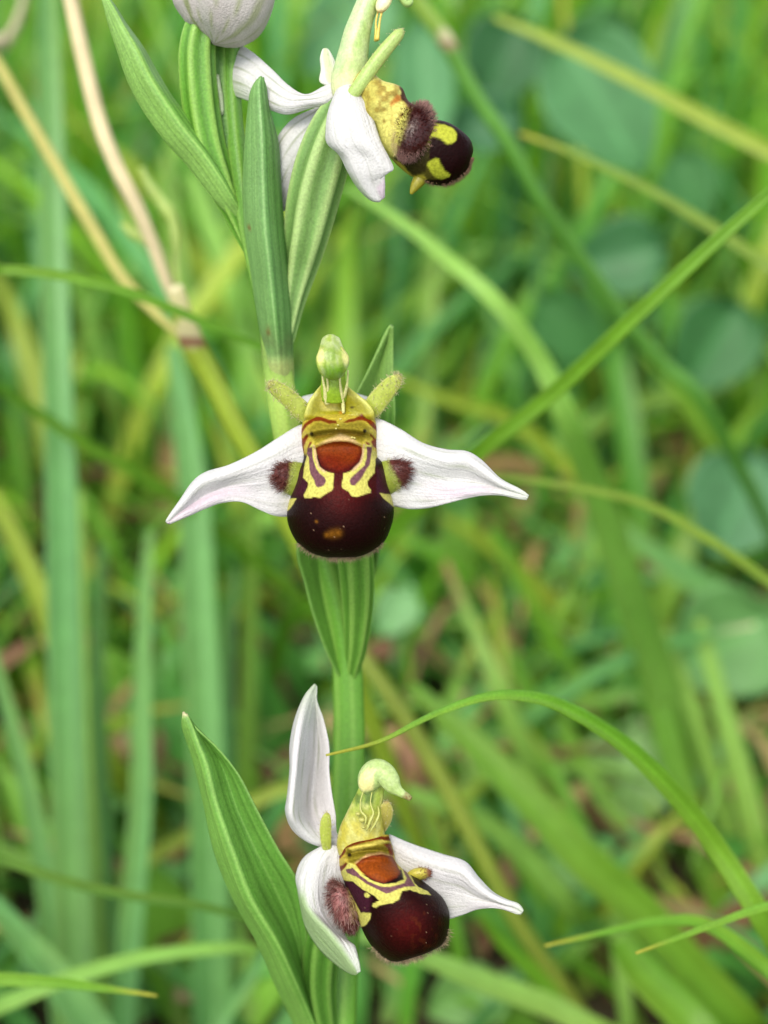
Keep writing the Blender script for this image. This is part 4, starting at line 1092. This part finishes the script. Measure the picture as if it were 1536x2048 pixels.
B([(690, 372), (800, 442), (900, 522), (1000, 612), (1080, 722), (1140, 852), (1200, 1002), (1260, 1182), (1320, 1352), (1400, 1602), (1450, 1800)], (8, 22, 28, 34, 48, 58, 60, 60), (0.19, 0.17, 0.18, 0.22, 0.27), 'l', 'wide pale green blade bowing from below the upper lip down past the crossing bright blade', roll=0.3)
B([(988, 34), (1100, 80), (1250, 152), (1400, 232), (1536, 304), (1660, 380)], (8, 18, 24, 26, 28), (0.21, 0.2), 'y', 'soft yellow-green blade across the big round leaf at the top', roll=0.3)
B([(1040, 266), (1150, 308), (1300, 380), (1420, 452), (1536, 530), (1650, 610)], (6, 12, 16, 20, 22), (0.175, 0.17), 'o', 'thin yellow-tipped blade below the big round leaf', tipc=lin(168, 164, 50), roll=0.2)
B([(950, 952), (1060, 960), (1200, 984), (1300, 1012), (1420, 1080), (1536, 1162), (1650, 1260)], (8, 12, 14, 15, 16), (0.155, 0.16), 'o', 'thin grass blade curving away from the right sepal tip of the middle flower', roll=0.2)
B([(780, 752), (900, 802), (1000, 832), (1100, 902), (1190, 990)], (10, 20, 24, 22), (0.24, 0.27), 'y', 'soft yellowish blade beside the right petal of the middle flower', roll=0.4)
B([(820, 1370), (900, 1440), (980, 1520), (1080, 1622), (1170, 1722), (1270, 1810), (1400, 1955), (1500, 2060)], (20, 44, 56, 64, 66, 66), (0.19, 0.185, 0.19), 'g', 'broad mid-green blade running down behind the arching blade', roll=0.3)
B([(1510, 1250), (1400, 1272), (1250, 1316), (1100, 1402), (980, 1488), (880, 1560), (800, 1640)], (6, 20, 30, 34, 34), (0.22, 0.24, 0.26), 'b', 'blue-green blade with a whitish tip rising to the right of the stem', tipc=lin(220, 220, 190), roll=0.3)
B([(890, 1122), (950, 1262), (1000, 1382), (1060, 1522), (1140, 1642), (1220, 1760)], (10, 26, 34, 34, 32), (0.235, 0.23, 0.25), 'l', 'pale blade standing right of the stem under the middle lip', tipc=lin(160, 120, 80), roll=0.4)
B([(880, 1032), (970, 1084), (1060, 1160), (1160, 1260), (1240, 1360)], (10, 26, 32, 30), (0.27, 0.29), 'y', 'blurred olive blade below the right sepal of the middle flower', roll=0.4)
B([(700, 1570), (830, 1590), (960, 1640), (1060, 1720), (1140, 1810)], (18, 30, 34, 34), (0.2, 0.21), 'l', 'light green blade arching behind the hood of the lowest flower', roll=0.3)
B([(690, 1560), (560, 1582), (400, 1660), (290, 1722), (150, 1820)], (14, 22, 24, 24), (0.21, 0.21), 'y', 'yellowish blade passing behind the upright sepal of the lowest flower', roll=0.3)
B([(720, 1872), (840, 1910), (960, 1960), (1100, 2012), (1240, 2080)], (14, 34, 40, 40), (0.165, 0.17), 'l', 'pale blade sloping down under the lowest lip', roll=0.3)
B([(960, 1830), (1000, 1880), (1080, 1960), (1160, 2060)], (8, 20, 28, 30), (0.17, 0.18), 'g', 'green blade starting under the right sepal of the lowest flower', roll=0.3)
B([(1240, 1880), (1290, 1950), (1370, 2030), (1440, 2110)], (40, 60, 64, 64), (0.165, 0.165), 'g', 'broad cut-ended blade under the two yellow grass tips', roll=0.2)
upright_labels = ['widest upright blue-green blade, rising behind both dry straws', "wide blue-green blade standing behind the tip of the middle flower's left sepal", 'slim blue-green blade between the widest blade and the lower bract tip', 'blue-green blade leaning in over the dark thin crossing blade, outside the widest one', 'narrow blue-green blade close beside the widest upright blade', 'blue-green blade rising right behind the tip of the lower bract', 'thin mid-green blade rising to the left sepal beside the orchid stem', 'pale green blade overlapping the lower half of the widest upright blade', 'short broad blue-green blade leaning behind the grass tip near the bowed pale blade', 'short blue-green blade leaning behind the foot of the lower bract']
G1 = 'upright blue-green blades'
for pts, w, d, c in [
    ([(96, -60), (100, 120), (106, 360), (112, 640), (122, 960), (130, 1300), (142, 1700), (160, 2120)], (34, 40, 46, 52, 60, 64), (0.2, 0.19, 0.19), 'b'),
    ([(345, 690), (365, 820), (388, 1000), (400, 1250), (412, 1500), (420, 1800), (428, 2120)], (20, 50, 58, 62, 62), (0.21, 0.205), 'b'),
    ([(300, 1060), (290, 1200), (284, 1400), (282, 1600), (262, 1850), (240, 2120)], (14, 26, 36, 42, 42), (0.2, 0.195), 'b'),
    ([(-30, 1260), (20, 1430), (60, 1580), (90, 1760), (120, 2000), (135, 2120)], (16, 30, 36, 38), (0.19, 0.19), 'b'),
    ([(205, 1090), (196, 1300), (198, 1500), (205, 1700), (212, 1950), (215, 2120)], (16, 30, 36, 40), (0.215, 0.205), 'b'),
    ([(470, 1140), (452, 1320), (448, 1560), (440, 1760), (432, 2120)], (14, 30, 40, 44), (0.22, 0.21), 'b'),
    ([(500, 880), (505, 1050), (500, 1250), (495, 1450), (480, 1700), (470, 2120)], (10, 24, 32, 36), (0.24, 0.23), 'g'),
    ([(150, 980), (146, 1200), (150, 1500), (175, 1800), (205, 2120)], (30, 50, 60, 64), (0.205, 0.2), 'l'),
    ([(-20, 1800), (60, 1890), (120, 1960), (190, 2060), (230, 2120)], (30, 52, 60, 62), (0.175, 0.175), 'b'),
    ([(530, 1900), (500, 1960), (450, 2030), (410, 2110)], (12, 24, 28, 30), (0.18, 0.18), 'b')]:
    B(pts, w, d, c, upright_labels.pop(0), group=G1, roll=float(rng.uniform(0.2, 0.6)))
slanting_labels = ['mid-green blade running alongside the wide pale bowing blade', 'light blade, outer one of the pair right of the arching blade', 'light blade, inner one of the pair right of the arching blade', 'green blade slanting towards the round blue-green leaf', 'blue-green blade lying between the round leaf and the soft green leaf', 'green blade slanting under the olive blurred blade', 'slim light blade standing behind the yellow-tipped bending blade', 'green blade slanting behind the arching blade beside the pale broad leaf', 'blue-green far blade crossing behind the bright slanting blade', 'pale far blade crossing behind the wide bowing blade', 'light far blade hanging between the ovary of the upper flower and the bowing blade', 'green far blade beside the jointed green stalk']
G2 = 'slanting blurred blades on the right'
for pts, w, d, c in [
    ([(1180, 1000), (1230, 1150), (1290, 1330), (1360, 1560), (1440, 1800), (1520, 2060)], (20, 40, 46, 50), (0.24, 0.23), 'g'),
    ([(1400, 1240), (1430, 1360), (1480, 1540), (1530, 1740), (1580, 1960)], (16, 34, 42, 44), (0.23, 0.225), 'l'),
    ([(1330, 1260), (1380, 1400), (1440, 1600), (1500, 1800), (1560, 2000)], (14, 30, 36, 40), (0.235, 0.23), 'l'),
    ([(1290, 700), (1380, 800), (1480, 940), (1560, 1080)], (20, 36, 40, 40), (0.27, 0.28), 'g'),
    ([(1240, 1050), (1340, 1130), (1460, 1200), (1560, 1240)], (16, 40, 48, 48), (0.25, 0.25), 'b'),
    ([(980, 1060), (1050, 1180), (1110, 1290), (1180, 1400), (1230, 1500)], (14, 26, 32, 34), (0.26, 0.27), 'g'),
    ([(1210, 1700), (1230, 1800), (1240, 1920), (1255, 2060)], (14, 20, 24, 24), (0.2, 0.2), 'l'),
    ([(1460, 1960), (1380, 1870), (1300, 1720), (1210, 1600), (1150, 1500)], (14, 22, 26, 26), (0.22, 0.24), 'g'),
    ([(1180, 700), (1290, 640), (1420, 620), (1560, 640)], (12, 30, 36, 34), (0.33, 0.34), 'b'),
    ([(1090, 900), (1180, 850), (1300, 800), (1440, 770)], (14, 28, 34, 34), (0.31, 0.33), 'l'),
    ([(880, 470), (860, 600), (850, 760), (840, 900)], (14, 26, 30, 30), (0.32, 0.32), 'l'),
    ([(960, 320), (1010, 480), (1040, 640), (1080, 800)], (10, 24, 28, 28), (0.4, 0.4), 'g')]:
    B(pts, w, d, c, slanting_labels.pop(0), group=G2, roll=float(rng.uniform(0.2, 0.6)))
crossing_labels = ['yellow-green blurred blade beside the widest upright blade, under the tan straw', 'yellow-green blade slanting below the long green blade', 'dark green blurred blade between the tan straw and the cream straw', 'light blurred blade behind the spikelets', 'broad green blurred blade behind the bract in front of the stem', 'yellow-green blurred blade behind the hood of the middle flower', 'curled yellowish blade under the thin green blade', 'green blurred blade behind the tan straw']
G3 = 'blurred blades crossing upper left'
for pts, w, d, c in [
    ([(20, 640), (60, 760), (100, 900), (140, 1050), (200, 1200)], (12, 30, 34, 34), (0.3, 0.29), 'y'),
    ([(-20, 980), (40, 1100), (90, 1220), (130, 1330), (190, 1480)], (24, 36, 40, 40), (0.22, 0.22), 'y'),
    ([(300, 180), (270, 330), (230, 480), (200, 640), (190, 800)], (12, 30, 34, 36), (0.36, 0.36), 'd'),
    ([(330, 300), (350, 480), (372, 640), (390, 800)], (14, 26, 32, 34), (0.33, 0.33), 'l'),
    ([(640, 420), (640, 560), (630, 700), (620, 860)], (14, 40, 48, 50), (0.38, 0.38), 'g'),
    ([(760, 420), (730, 560), (710, 700), (700, 860)], (14, 36, 44, 46), (0.4, 0.4), 'y'),
    ([(250, 620), (190, 660), (150, 720), (140, 800), (150, 900)], (10, 22, 26, 26), (0.34, 0.33), 'y'),
    ([(60, 290), (120, 460), (160, 560), (210, 700)], (14, 26, 30, 30), (0.36, 0.36), 'g')]:
    B(pts, w, d, c, crossing_labels.pop(0), group=G3, roll=float(rng.uniform(0.2, 0.6)))

# stalks: round stems with swollen nodes
def stalk(pts, radii, depth, col, label, nodes=(), cat='grass stalk', name='grass_stalk', mat=None, tipc=None, parent=None):
    n = len(pts)
    ds = np.interp(np.linspace(0, 1, n), np.linspace(0, 1, len(depth)), depth)
    P = [list(WD(x, y, d)) for (x, y), d in zip(pts, ds)]
    rs = np.interp(np.linspace(0, 1, n), np.linspace(0, 1, len(radii)), radii)
    R = [r * S * d / FOC for r, d in zip(rs, ds)]
    e = np.array(P[-1]); t = e - np.array(P[-2]); t /= np.linalg.norm(t)
    if parent is None:
        h = e[2]
        g1 = e + t * h * 0.4 + np.array([0, 0.2 * h, -0.2 * h])
        g1[2] = min(max(g1[2], 0.2 * h), 0.7 * h)
        g2 = np.array([g1[0] + t[0] * h * 0.3, g1[1] + 0.25 * h, -0.004])
        P += [list(g1), list(g2)]; R += [R[-1], R[-1]]
    c0 = PAL[col] if isinstance(col, str) else col
    nodes = [n[:2] + (n[2],) for n in nodes]
    def cf(a, v, x, y):
        c = np.broadcast_to(c0, a.shape + (3,)).copy()
        c = mixc(c, c0 * 1.35, 0.5 * (np.cos(a * 4) > 0.3))
        if tipc is not None:
            c = mixc(c, tipc[0], smooth(tipc[2], tipc[1], y))
        for nx, ny, nr in nodes:
            dd = np.hypot(x - nx, y - ny)
            c = mixc(c, lin(226, 214, 180), 0.9 * smooth(nr * 2.4, nr * 1.6, np.hypot(x - nx, y - ny + nr * 1.2)))
            c = mixc(c, lin(134, 74, 60), 0.85 * smooth(nr * 0.75, nr * 0.4, np.abs(y - ny) + 0.0 * dd))
        return c
    def rid(a, v):
        return 1 + 0.04 * np.cos(a * 8)
    o = tube(name, [p + [r] for p, r in zip(P, R)], cf, mat or M_GRASS, parent, n=90, seg=16, world_pts=True, radii_world=True, ridges=rid)
    tag(o, label, None if parent else cat)
    return o
st1 = stalk([(350, 575), (366, 632), (386, 690), (425, 760), (470, 850), (520, 940), (575, 1040), (620, 1130), (660, 1230), (700, 1330)], (16, 24, 21, 20, 20, 20), (0.142, 0.15, 0.165), 'y',
            'yellow-green grass stalk with a reddish joint behind the left sepal of the middle flower', nodes=((382, 684, 17),), tipc=(lin(222, 214, 180), 600, 640))
# dry straws
stalk([(132, -60), (142, 0), (168, 120), (198, 240), (232, 330), (272, 410), (302, 480), (328, 552), (352, 610), (378, 676)], (14, 15, 15, 14, 11, 9), (0.142, 0.145, 0.152), 's', 'cream dry straw leaning down to the reddish joint', name='dry_straw', mat=M_DRY, parent=st1)
stalk([(-60, 40), (0, 135), (60, 242), (130, 362), (190, 465), (245, 556), (315, 630), (384, 692)], (10, 11, 12, 12, 10, 6), (0.165, 0.165, 0.155), lin(172, 166, 96), 'tan dry straw, thinner than the cream one', name='dry_straw', mat=M_DRY, parent=st1)
stalk([(800, -60), (840, 10), (893, 84), (950, 190), (1020, 292), (1080, 400), (1150, 502), (1230, 612), (1320, 722), (1420, 830)], (17, 17, 15, 15, 15, 15), (0.168, 0.18, 0.21), lin(104, 158, 66), 'green grass stalk with a reddish joint right of the upper flower', nodes=((896, 90, 11),), tipc=(lin(160, 190, 90), 40, 90))
stalk([(700, 1270), (730, 1322), (800, 1422), (880, 1552), (960, 1702), (1040, 1852), (1130, 1982), (1200, 2090)], (14, 18, 18, 17, 16), (0.19, 0.185, 0.185), lin(138, 154, 54), 'olive-yellow stalk slanting down behind the lowest flower')
stalk([(60, -60), (40, 30), (10, 90), (-40, 150)], (6, 10, 12), (0.2, 0.21), lin(190, 180, 150), 'pale dry straw at the top edge beside the cream straw', cat='straw', name='dry_straw', mat=M_DRY)
# pale spikelets beside the cream straw
for pts in ([(282, 335, 5), (300, 372, 10), (322, 404, 12), (345, 440, 12), (352, 490, 8), (352, 540, 6), (358, 600, 5)],
            [(244, 448, 5), (262, 464, 11), (288, 478, 13), (315, 496, 12), (335, 540, 8), (350, 590, 5), (360, 630, 5)]):
    tube('spikelet', [list(W3(np.array([x, y, (FOC - 0.15) / S]))) + [r * 1.5 * S] for x, y, r in pts], const(lin(176, 196, 110)), M_GRASS, st1, n=24, seg=14, world_pts=True, radii_world=True,
         ridges=lambda a, v: 1 + 0.12 * np.cos(v * 30))

# ------------------------------------------------------------------ broad leaves and dry leaves of the ground layer
def broad_leaf(x, y, w, h, ang, depth, col, label, pointy=1.0, tilt=0.5, notch=0.0):
    """leaf blade on a stalk that reaches the soil"""
    c = WD(x, y, depth)
    k = S * depth / FOC
    ca, sa = math.cos(ang), math.sin(ang)
    ax = RIGHT * ca + UP * sa
    ay = -RIGHT * sa + UP * ca
    nrm = -FWD
    ax = ax * math.cos(tilt) + nrm * math.sin(tilt) * 0.6
    rows = []
    for t in np.linspace(0, 1, 9):
        wd = math.sin(math.pi * min(1, t ** (0.75 * pointy) * 0.97 + 0.02)) ** 0.8 * h * k / 2
        mid = c + ax * (0.5 - t) * w * k
        rows.append([mid + ay * wd * s + nrm * (abs(s) ** 1.5 * 0.18 - 0.25 * (t - 0.5) ** 2) * h * k for s in (-1, -0.5, 0, 0.5, 1)])
    root = bpy.data.objects.new('leaf_plant', None); COL.objects.link(root)
    end = c + ax * 0.5 * w * k if False else rows[0][2]
    foot = np.array([end[0] + rng.uniform(-.01, .01), end[1] + 0.012, -0.003])
    root.location = (foot[0], foot[1], 0)
    bpy.context.view_layer.update()
    sd = int(rng.integers(0, 90))
    def cf(u, v, xx, yy):
        cc = np.broadcast_to(col, u.shape + (3,)).copy()
        cc = mixc(cc, col * 1.6, 0.6 * smooth(0.05, 0.0, np.abs(u - 0.5)))
        ve = np.abs(((v * 7 + np.abs(u - 0.5) * 3) % 1) - 0.5)
        cc = mixc(cc, col * 1.35, 0.4 * smooth(0.08, 0.0, ve))
        return mixc(cc, col * 0.7, 0.4 * vnoise(u * 4, v * 4, sd))
    sheet('leaf', rows, cf, M_BROAD, root, nv=36, nu=17, thick=9, world_pts=True)
    tube('leaf_stalk', [list(end) + [0.0008], list((end + foot) / 2 + np.array([0, 0.003, 0])) + [0.0009], list(foot) + [0.001]], const(col), M_STEM, root, n=14, seg=10, world_pts=True, radii_world=True)
    tag(root, label, 'leaf')
    return root
BL = lin(92, 142, 88)
broad_leaf(1205, 215, 330, 230, 2.15, 0.28, lin(86, 140, 86), 'big blurred blue-green leaf behind the yellow-green blade at the top', tilt=0.3)
broad_leaf(850, 200, 320, 120, 1.65, 0.29, lin(90, 146, 92), 'narrow grey-green blurred leaf right of the upper lip', tilt=0.2)
broad_leaf(690, 60, 260, 170, 0.8, 0.36, lin(100, 152, 100), 'grey-green blurred leaf behind the column of the upper flower', tilt=0.3)
broad_leaf(1470, 1010, 240, 230, 1.2, 0.27, lin(98, 150, 104), 'round blue-green leaf at the edge right of the thin curving blade', tilt=0.4)
broad_leaf(1440, 1290, 260, 240, 0.6, 0.25, lin(112, 164, 96), 'soft green leaf right of the blade with the whitish tip', tilt=0.5)
broad_leaf(1250, 1560, 260, 210, 1.4, 0.245, lin(140, 180, 112), 'pale broad leaf enclosed by the arching blade', tilt=0.4)
broad_leaf(790, 1225, 120, 90, 1.0, 0.25, lin(140, 190, 130), 'small pale mint leaf right of the stem under the middle lip', tilt=0.4)
broad_leaf(1120, 1720, 220, 120, 0.3, 0.225, lin(120, 170, 90), 'light green leaf behind the right sepal of the lowest flower', tilt=0.5)
broad_leaf(930, 1990, 200, 140, 0.5, 0.205, lin(116, 162, 86), 'light leaf low under the lowest lip', tilt=0.5)
broad_leaf(1230, 520, 210, 160, 0.2, 0.29, lin(62, 116, 66), 'dark blue-green blurred leaf between the jointed stalk and the bright blade', tilt=0.4)
broad_leaf(1000, 130, 200, 170, 1.1, 0.31, lin(52, 104, 56), 'dark leaf behind the joint of the green stalk', tilt=0.4)
broad_leaf(960, 250, 170, 120, 0.1, 0.3, lin(60, 114, 70), 'small dark teal leaf between the upper lip and the jointed stalk', tilt=0.4)
broad_leaf(1440, 120, 200, 130, 0.7, 0.5, lin(104, 158, 84), 'distant green leaf in the upper corner by the bare soil', tilt=0.4)
broad_leaf(1180, 90, 190, 120, 0.3, 0.33, lin(58, 112, 52), 'dark green leaf tucked behind the upper end of the big blue-green leaf', tilt=0.4)
broad_leaf(1420, 700, 230, 180, 1.0, 0.29, lin(64, 118, 64), 'dark green blurred leaf behind the bright slanting blade, near its upper end', tilt=0.4)
broad_leaf(1140, 660, 200, 130, 2.4, 0.30, lin(66, 122, 60), 'dark green blurred leaf between the bowing blade and the bright slanting blade', tilt=0.4)
broad_leaf(1380, 380, 170, 120, 2.0, 0.32, lin(74, 130, 70), 'green blurred leaf between the thin yellow-tipped blade and the soft yellow-green blade', tilt=0.4)
broad_leaf(190, 480, 150, 110, 0.9, 0.38, lin(90, 146, 92), 'blurred green leaf between the tan and the cream straw', tilt=0.4)

def dry_leaf(x, y, w, h, ang, col, label):
    d = ground_depth(x, y) * 0.985
    c = WD(x, y, d) + np.array([0, 0, 0.003])
    k = S * d / FOC
    ca, sa = math.cos(ang), math.sin(ang)
    ax, ay = np.array([ca, sa, 0]), np.array([-sa, ca, 0.25])
    rows = []
    for t in np.linspace(0, 1, 7):
        wd = math.sin(math.pi * (0.03 + 0.94 * t)) ** 0.7 * h * k / 2
        m = c + ax * (t - 0.5) * w * k + np.array([0, 0, 0.3 * (t - 0.5) ** 2 * w * k])
        rows.append([m + ay * wd * s + np.array([0, 0, abs(s) * wd * 0.5 + rng.uniform(0, .0006)]) for s in (-1, -0.5, 0, 0.5, 1)])
    sd = int(rng.integers(0, 90))
    o = sheet('dry_leaf', rows, lambda u, v, xx, yy: mixc(mixc(np.broadcast_to(col, u.shape + (3,)).copy(), col * 0.5, 0.6 * vnoise(u * 4, v * 6, sd)), col * 1.4, 0.5 * smooth(.05, 0, np.abs(u - .5))),
              M_DRY, None, nv=24, nu=13, thick=8, world_pts=True)
    tag(o, label, 'dry leaf')
DRY, PNK = lin(186, 150, 118), lin(206, 166, 150)
dry_leaf(1262, 1392, 150, 130, 0.4, lin(214, 186, 160), 'pale pinkish dry leaf on the soil above the arching blade')
dry_leaf(1290, 1450, 110, 100, 1.2, lin(220, 206, 176), 'cream dry leaf just below the pale pinkish one')
dry_leaf(1078, 1036, 110, 90, 0.2, lin(190, 140, 116), 'pinkish brown dry leaf under the right sepal tip of the middle flower')
dry_leaf(1345, 1930, 110, 90, 1.0, lin(170, 96, 70), 'reddish brown dry leaf on the soil between the two yellow grass tips')
dry_leaf(40, 1520, 110, 90, 0.3, lin(190, 150, 126), 'pinkish dry leaf on the soil at the far left')
dry_leaf(240, 1540, 130, 70, 0.9, lin(180, 150, 110), 'tan dry leaf between the upright blades')
dry_leaf(960, 1440, 100, 70, 0.5, lin(196, 160, 140), 'pinkish dry leaf beside the tip of the arching blade')
dry_leaf(1230, 1830, 130, 50, 2.4, lin(196, 180, 140), 'narrow cream dry leaf behind the broad mid-green blade')
dry_leaf(1440, 1600, 130, 80, 0.6, lin(186, 140, 116), 'brown dry leaf right of the arching blade')
dry_leaf(590, 1700, 110, 60, 1.1, lin(206, 160, 110), 'orange tan dry leaf left of the lowest flower')
dry_leaf(330, 1860, 150, 70, 0.2, lin(176, 150, 120), 'grey tan dry leaf low among the upright blades')
dry_leaf(430, 2000, 160, 70, 0.5, lin(186, 160, 130), 'beige dry leaf beside the foot of the lower bract')
dry_leaf(1290, 40, 150, 80, 0.1, lin(196, 176, 172), 'grey-pink dry leaf in the gap at the top')
dry_leaf(1400, 70, 120, 60, 0.6, lin(176, 160, 150), 'grey dry leaf in the gap at the top, next to the grey-pink one')

# ------------------------------------------------------------------ the uncountable grass, litter and low green leaves
def in_front(P):
    q = project(P)
    lim = np.interp(q[:, 1], [600, 1100, 1600, 1900], [0.31, 0.265, 0.22, 0.20])
    return np.any((q[:, 2] > 0.002) & (q[:, 2] < lim) & (q[:, 0] > -160) & (q[:, 0] < 1696) & (q[:, 1] > -160) & (q[:, 1] < 2208))

def ribbons(name, n, area, hfn, wfn, leanfn, colfn, seg, mat, label, cat, check=True):
    V, F, C, U, k = [], [], [], [], 0
    made = tries = 0
    while made < n and tries < n * 4:
        tries += 1
        x, y = area()
        h, w = hfn(y), wfn()
        az = rng.uniform(0, 2 * np.pi); bend = leanfn()
        t = np.linspace(0, 1, seg + 1)
        a = bend * (0.25 + t) ** 1.3
        dr = np.cumsum(np.sin(a)) / seg * h; dz = np.cumsum(np.cos(a)) / seg * h
        dr -= dr[0]; dz -= dz[0]
        ce = np.stack([x + dr * math.cos(az), y + dr * math.sin(az), np.maximum(dz, 0.001 + 0.002 * t) - 0.003], -1)
        if check and in_front(ce):
            continue
        ta = az + np.pi / 2 + rng.uniform(-0.6, 0.6) + t * rng.uniform(-0.9, 0.9)
        wd = w / 2 * np.minimum(1, (1 - t) * 2.2 + 0.05) * np.minimum(1, 0.6 + t * 2)
        wv = np.stack([np.cos(ta), np.sin(ta), 0.15 * np.ones_like(t)], -1) * wd[:, None]
        V += [ce - wv, ce + np.array([math.cos(az), math.sin(az), -0.3]) * (wd * 0.35)[:, None], ce + wv]
        b = [k, k + seg + 1, k + 2 * (seg + 1)]
        for s in range(seg):
            for q in (0, 1):
                F.append((b[q] + s, b[q + 1] + s, b[q + 1] + s + 1, b[q] + s + 1))
        cc = colfn(t)
        C += [cc, cc * 1.12, cc]
        for uu in (0, 0.5, 1): U.append(np.stack([np.full(seg + 1, uu), t + made * 0.37], -1))
        k += 3 * (seg + 1)
        made += 1
    o = build(name, np.concatenate(V), F, np.concatenate(C), np.concatenate(U), mat, origin=(0, 0, 0))
    tag(o, label, cat, kind='stuff')
    return o
def fan():
    while True:
        y = rng.uniform(-0.12, 1.6) if rng.random() < 0.3 else rng.uniform(0.02, 0.65)
        x = rng.uniform(-0.22 - 0.42 * max(y, 0), 0.22 + 0.42 * max(y, 0))
        if math.hypot(x - root_w[0], y - root_w[1]) > 0.012 and math.hypot(x, y - CAM[1]) > 0.03:
            return x, y
pal = [PAL['g'], PAL['l'], PAL['y'], PAL['b'], lin(104, 160, 44), lin(84, 146, 40), lin(128, 176, 44), lin(96, 158, 78), lin(78, 140, 64)]
def gcol(t):
    c = pal[rng.integers(0, len(pal))] * rng.uniform(0.75, 1.2)
    c = np.repeat(c[None], len(t), 0)
    c = mixc(c, lin(190, 190, 110), 0.35 * smooth(0.25, 0, t))
    if rng.random() < 0.12: c = mixc(c, lin(190, 160, 80), smooth(0.6, 1, t))
    return c
ribbons('meadow_grass', 5200, fan, lambda y: rng.uniform(0.06, 0.16), lambda: rng.uniform(0.0022, 0.0062), lambda: rng.uniform(0.15, 1.3), gcol, 7, M_GRASS, 'blurred mass of green grass behind the orchid', 'grass')
ribbons('short_grass', 11000, fan, lambda y: rng.uniform(0.02, 0.06), lambda: rng.uniform(0.0015, 0.004), lambda: rng.uniform(0.2, 1.5), gcol, 5, M_GRASS, 'short green grass close to the soil', 'grass')
def lcol(t):
    c = [lin(156, 130, 84), lin(130, 104, 66), lin(100, 74, 46), lin(176, 156, 104), lin(140, 104, 80)][rng.integers(0, 5)] * rng.uniform(0.7, 1.1)
    return np.repeat(c[None], len(t), 0)
ribbons('dead_grass', 1500, fan, lambda y: rng.uniform(0.02, 0.07), lambda: rng.uniform(0.0015, 0.006), lambda: rng.uniform(1.35, 1.75), lcol, 5, M_DRY, 'brown dead grass lying on the soil', 'dead grass')
def ccol(t):
    c = [lin(94, 152, 60), lin(110, 168, 90), lin(78, 138, 56), lin(120, 170, 60)][rng.integers(0, 4)] * rng.uniform(0.8, 1.15)
    return np.repeat(c[None], len(t), 0)
ribbons('ground_leaves', 2600, fan, lambda y: rng.uniform(0.012, 0.035), lambda: rng.uniform(0.006, 0.014), lambda: rng.uniform(0.6, 1.6), ccol, 6, M_BROAD, 'low green leaves covering the soil under the grass', 'ground cover')
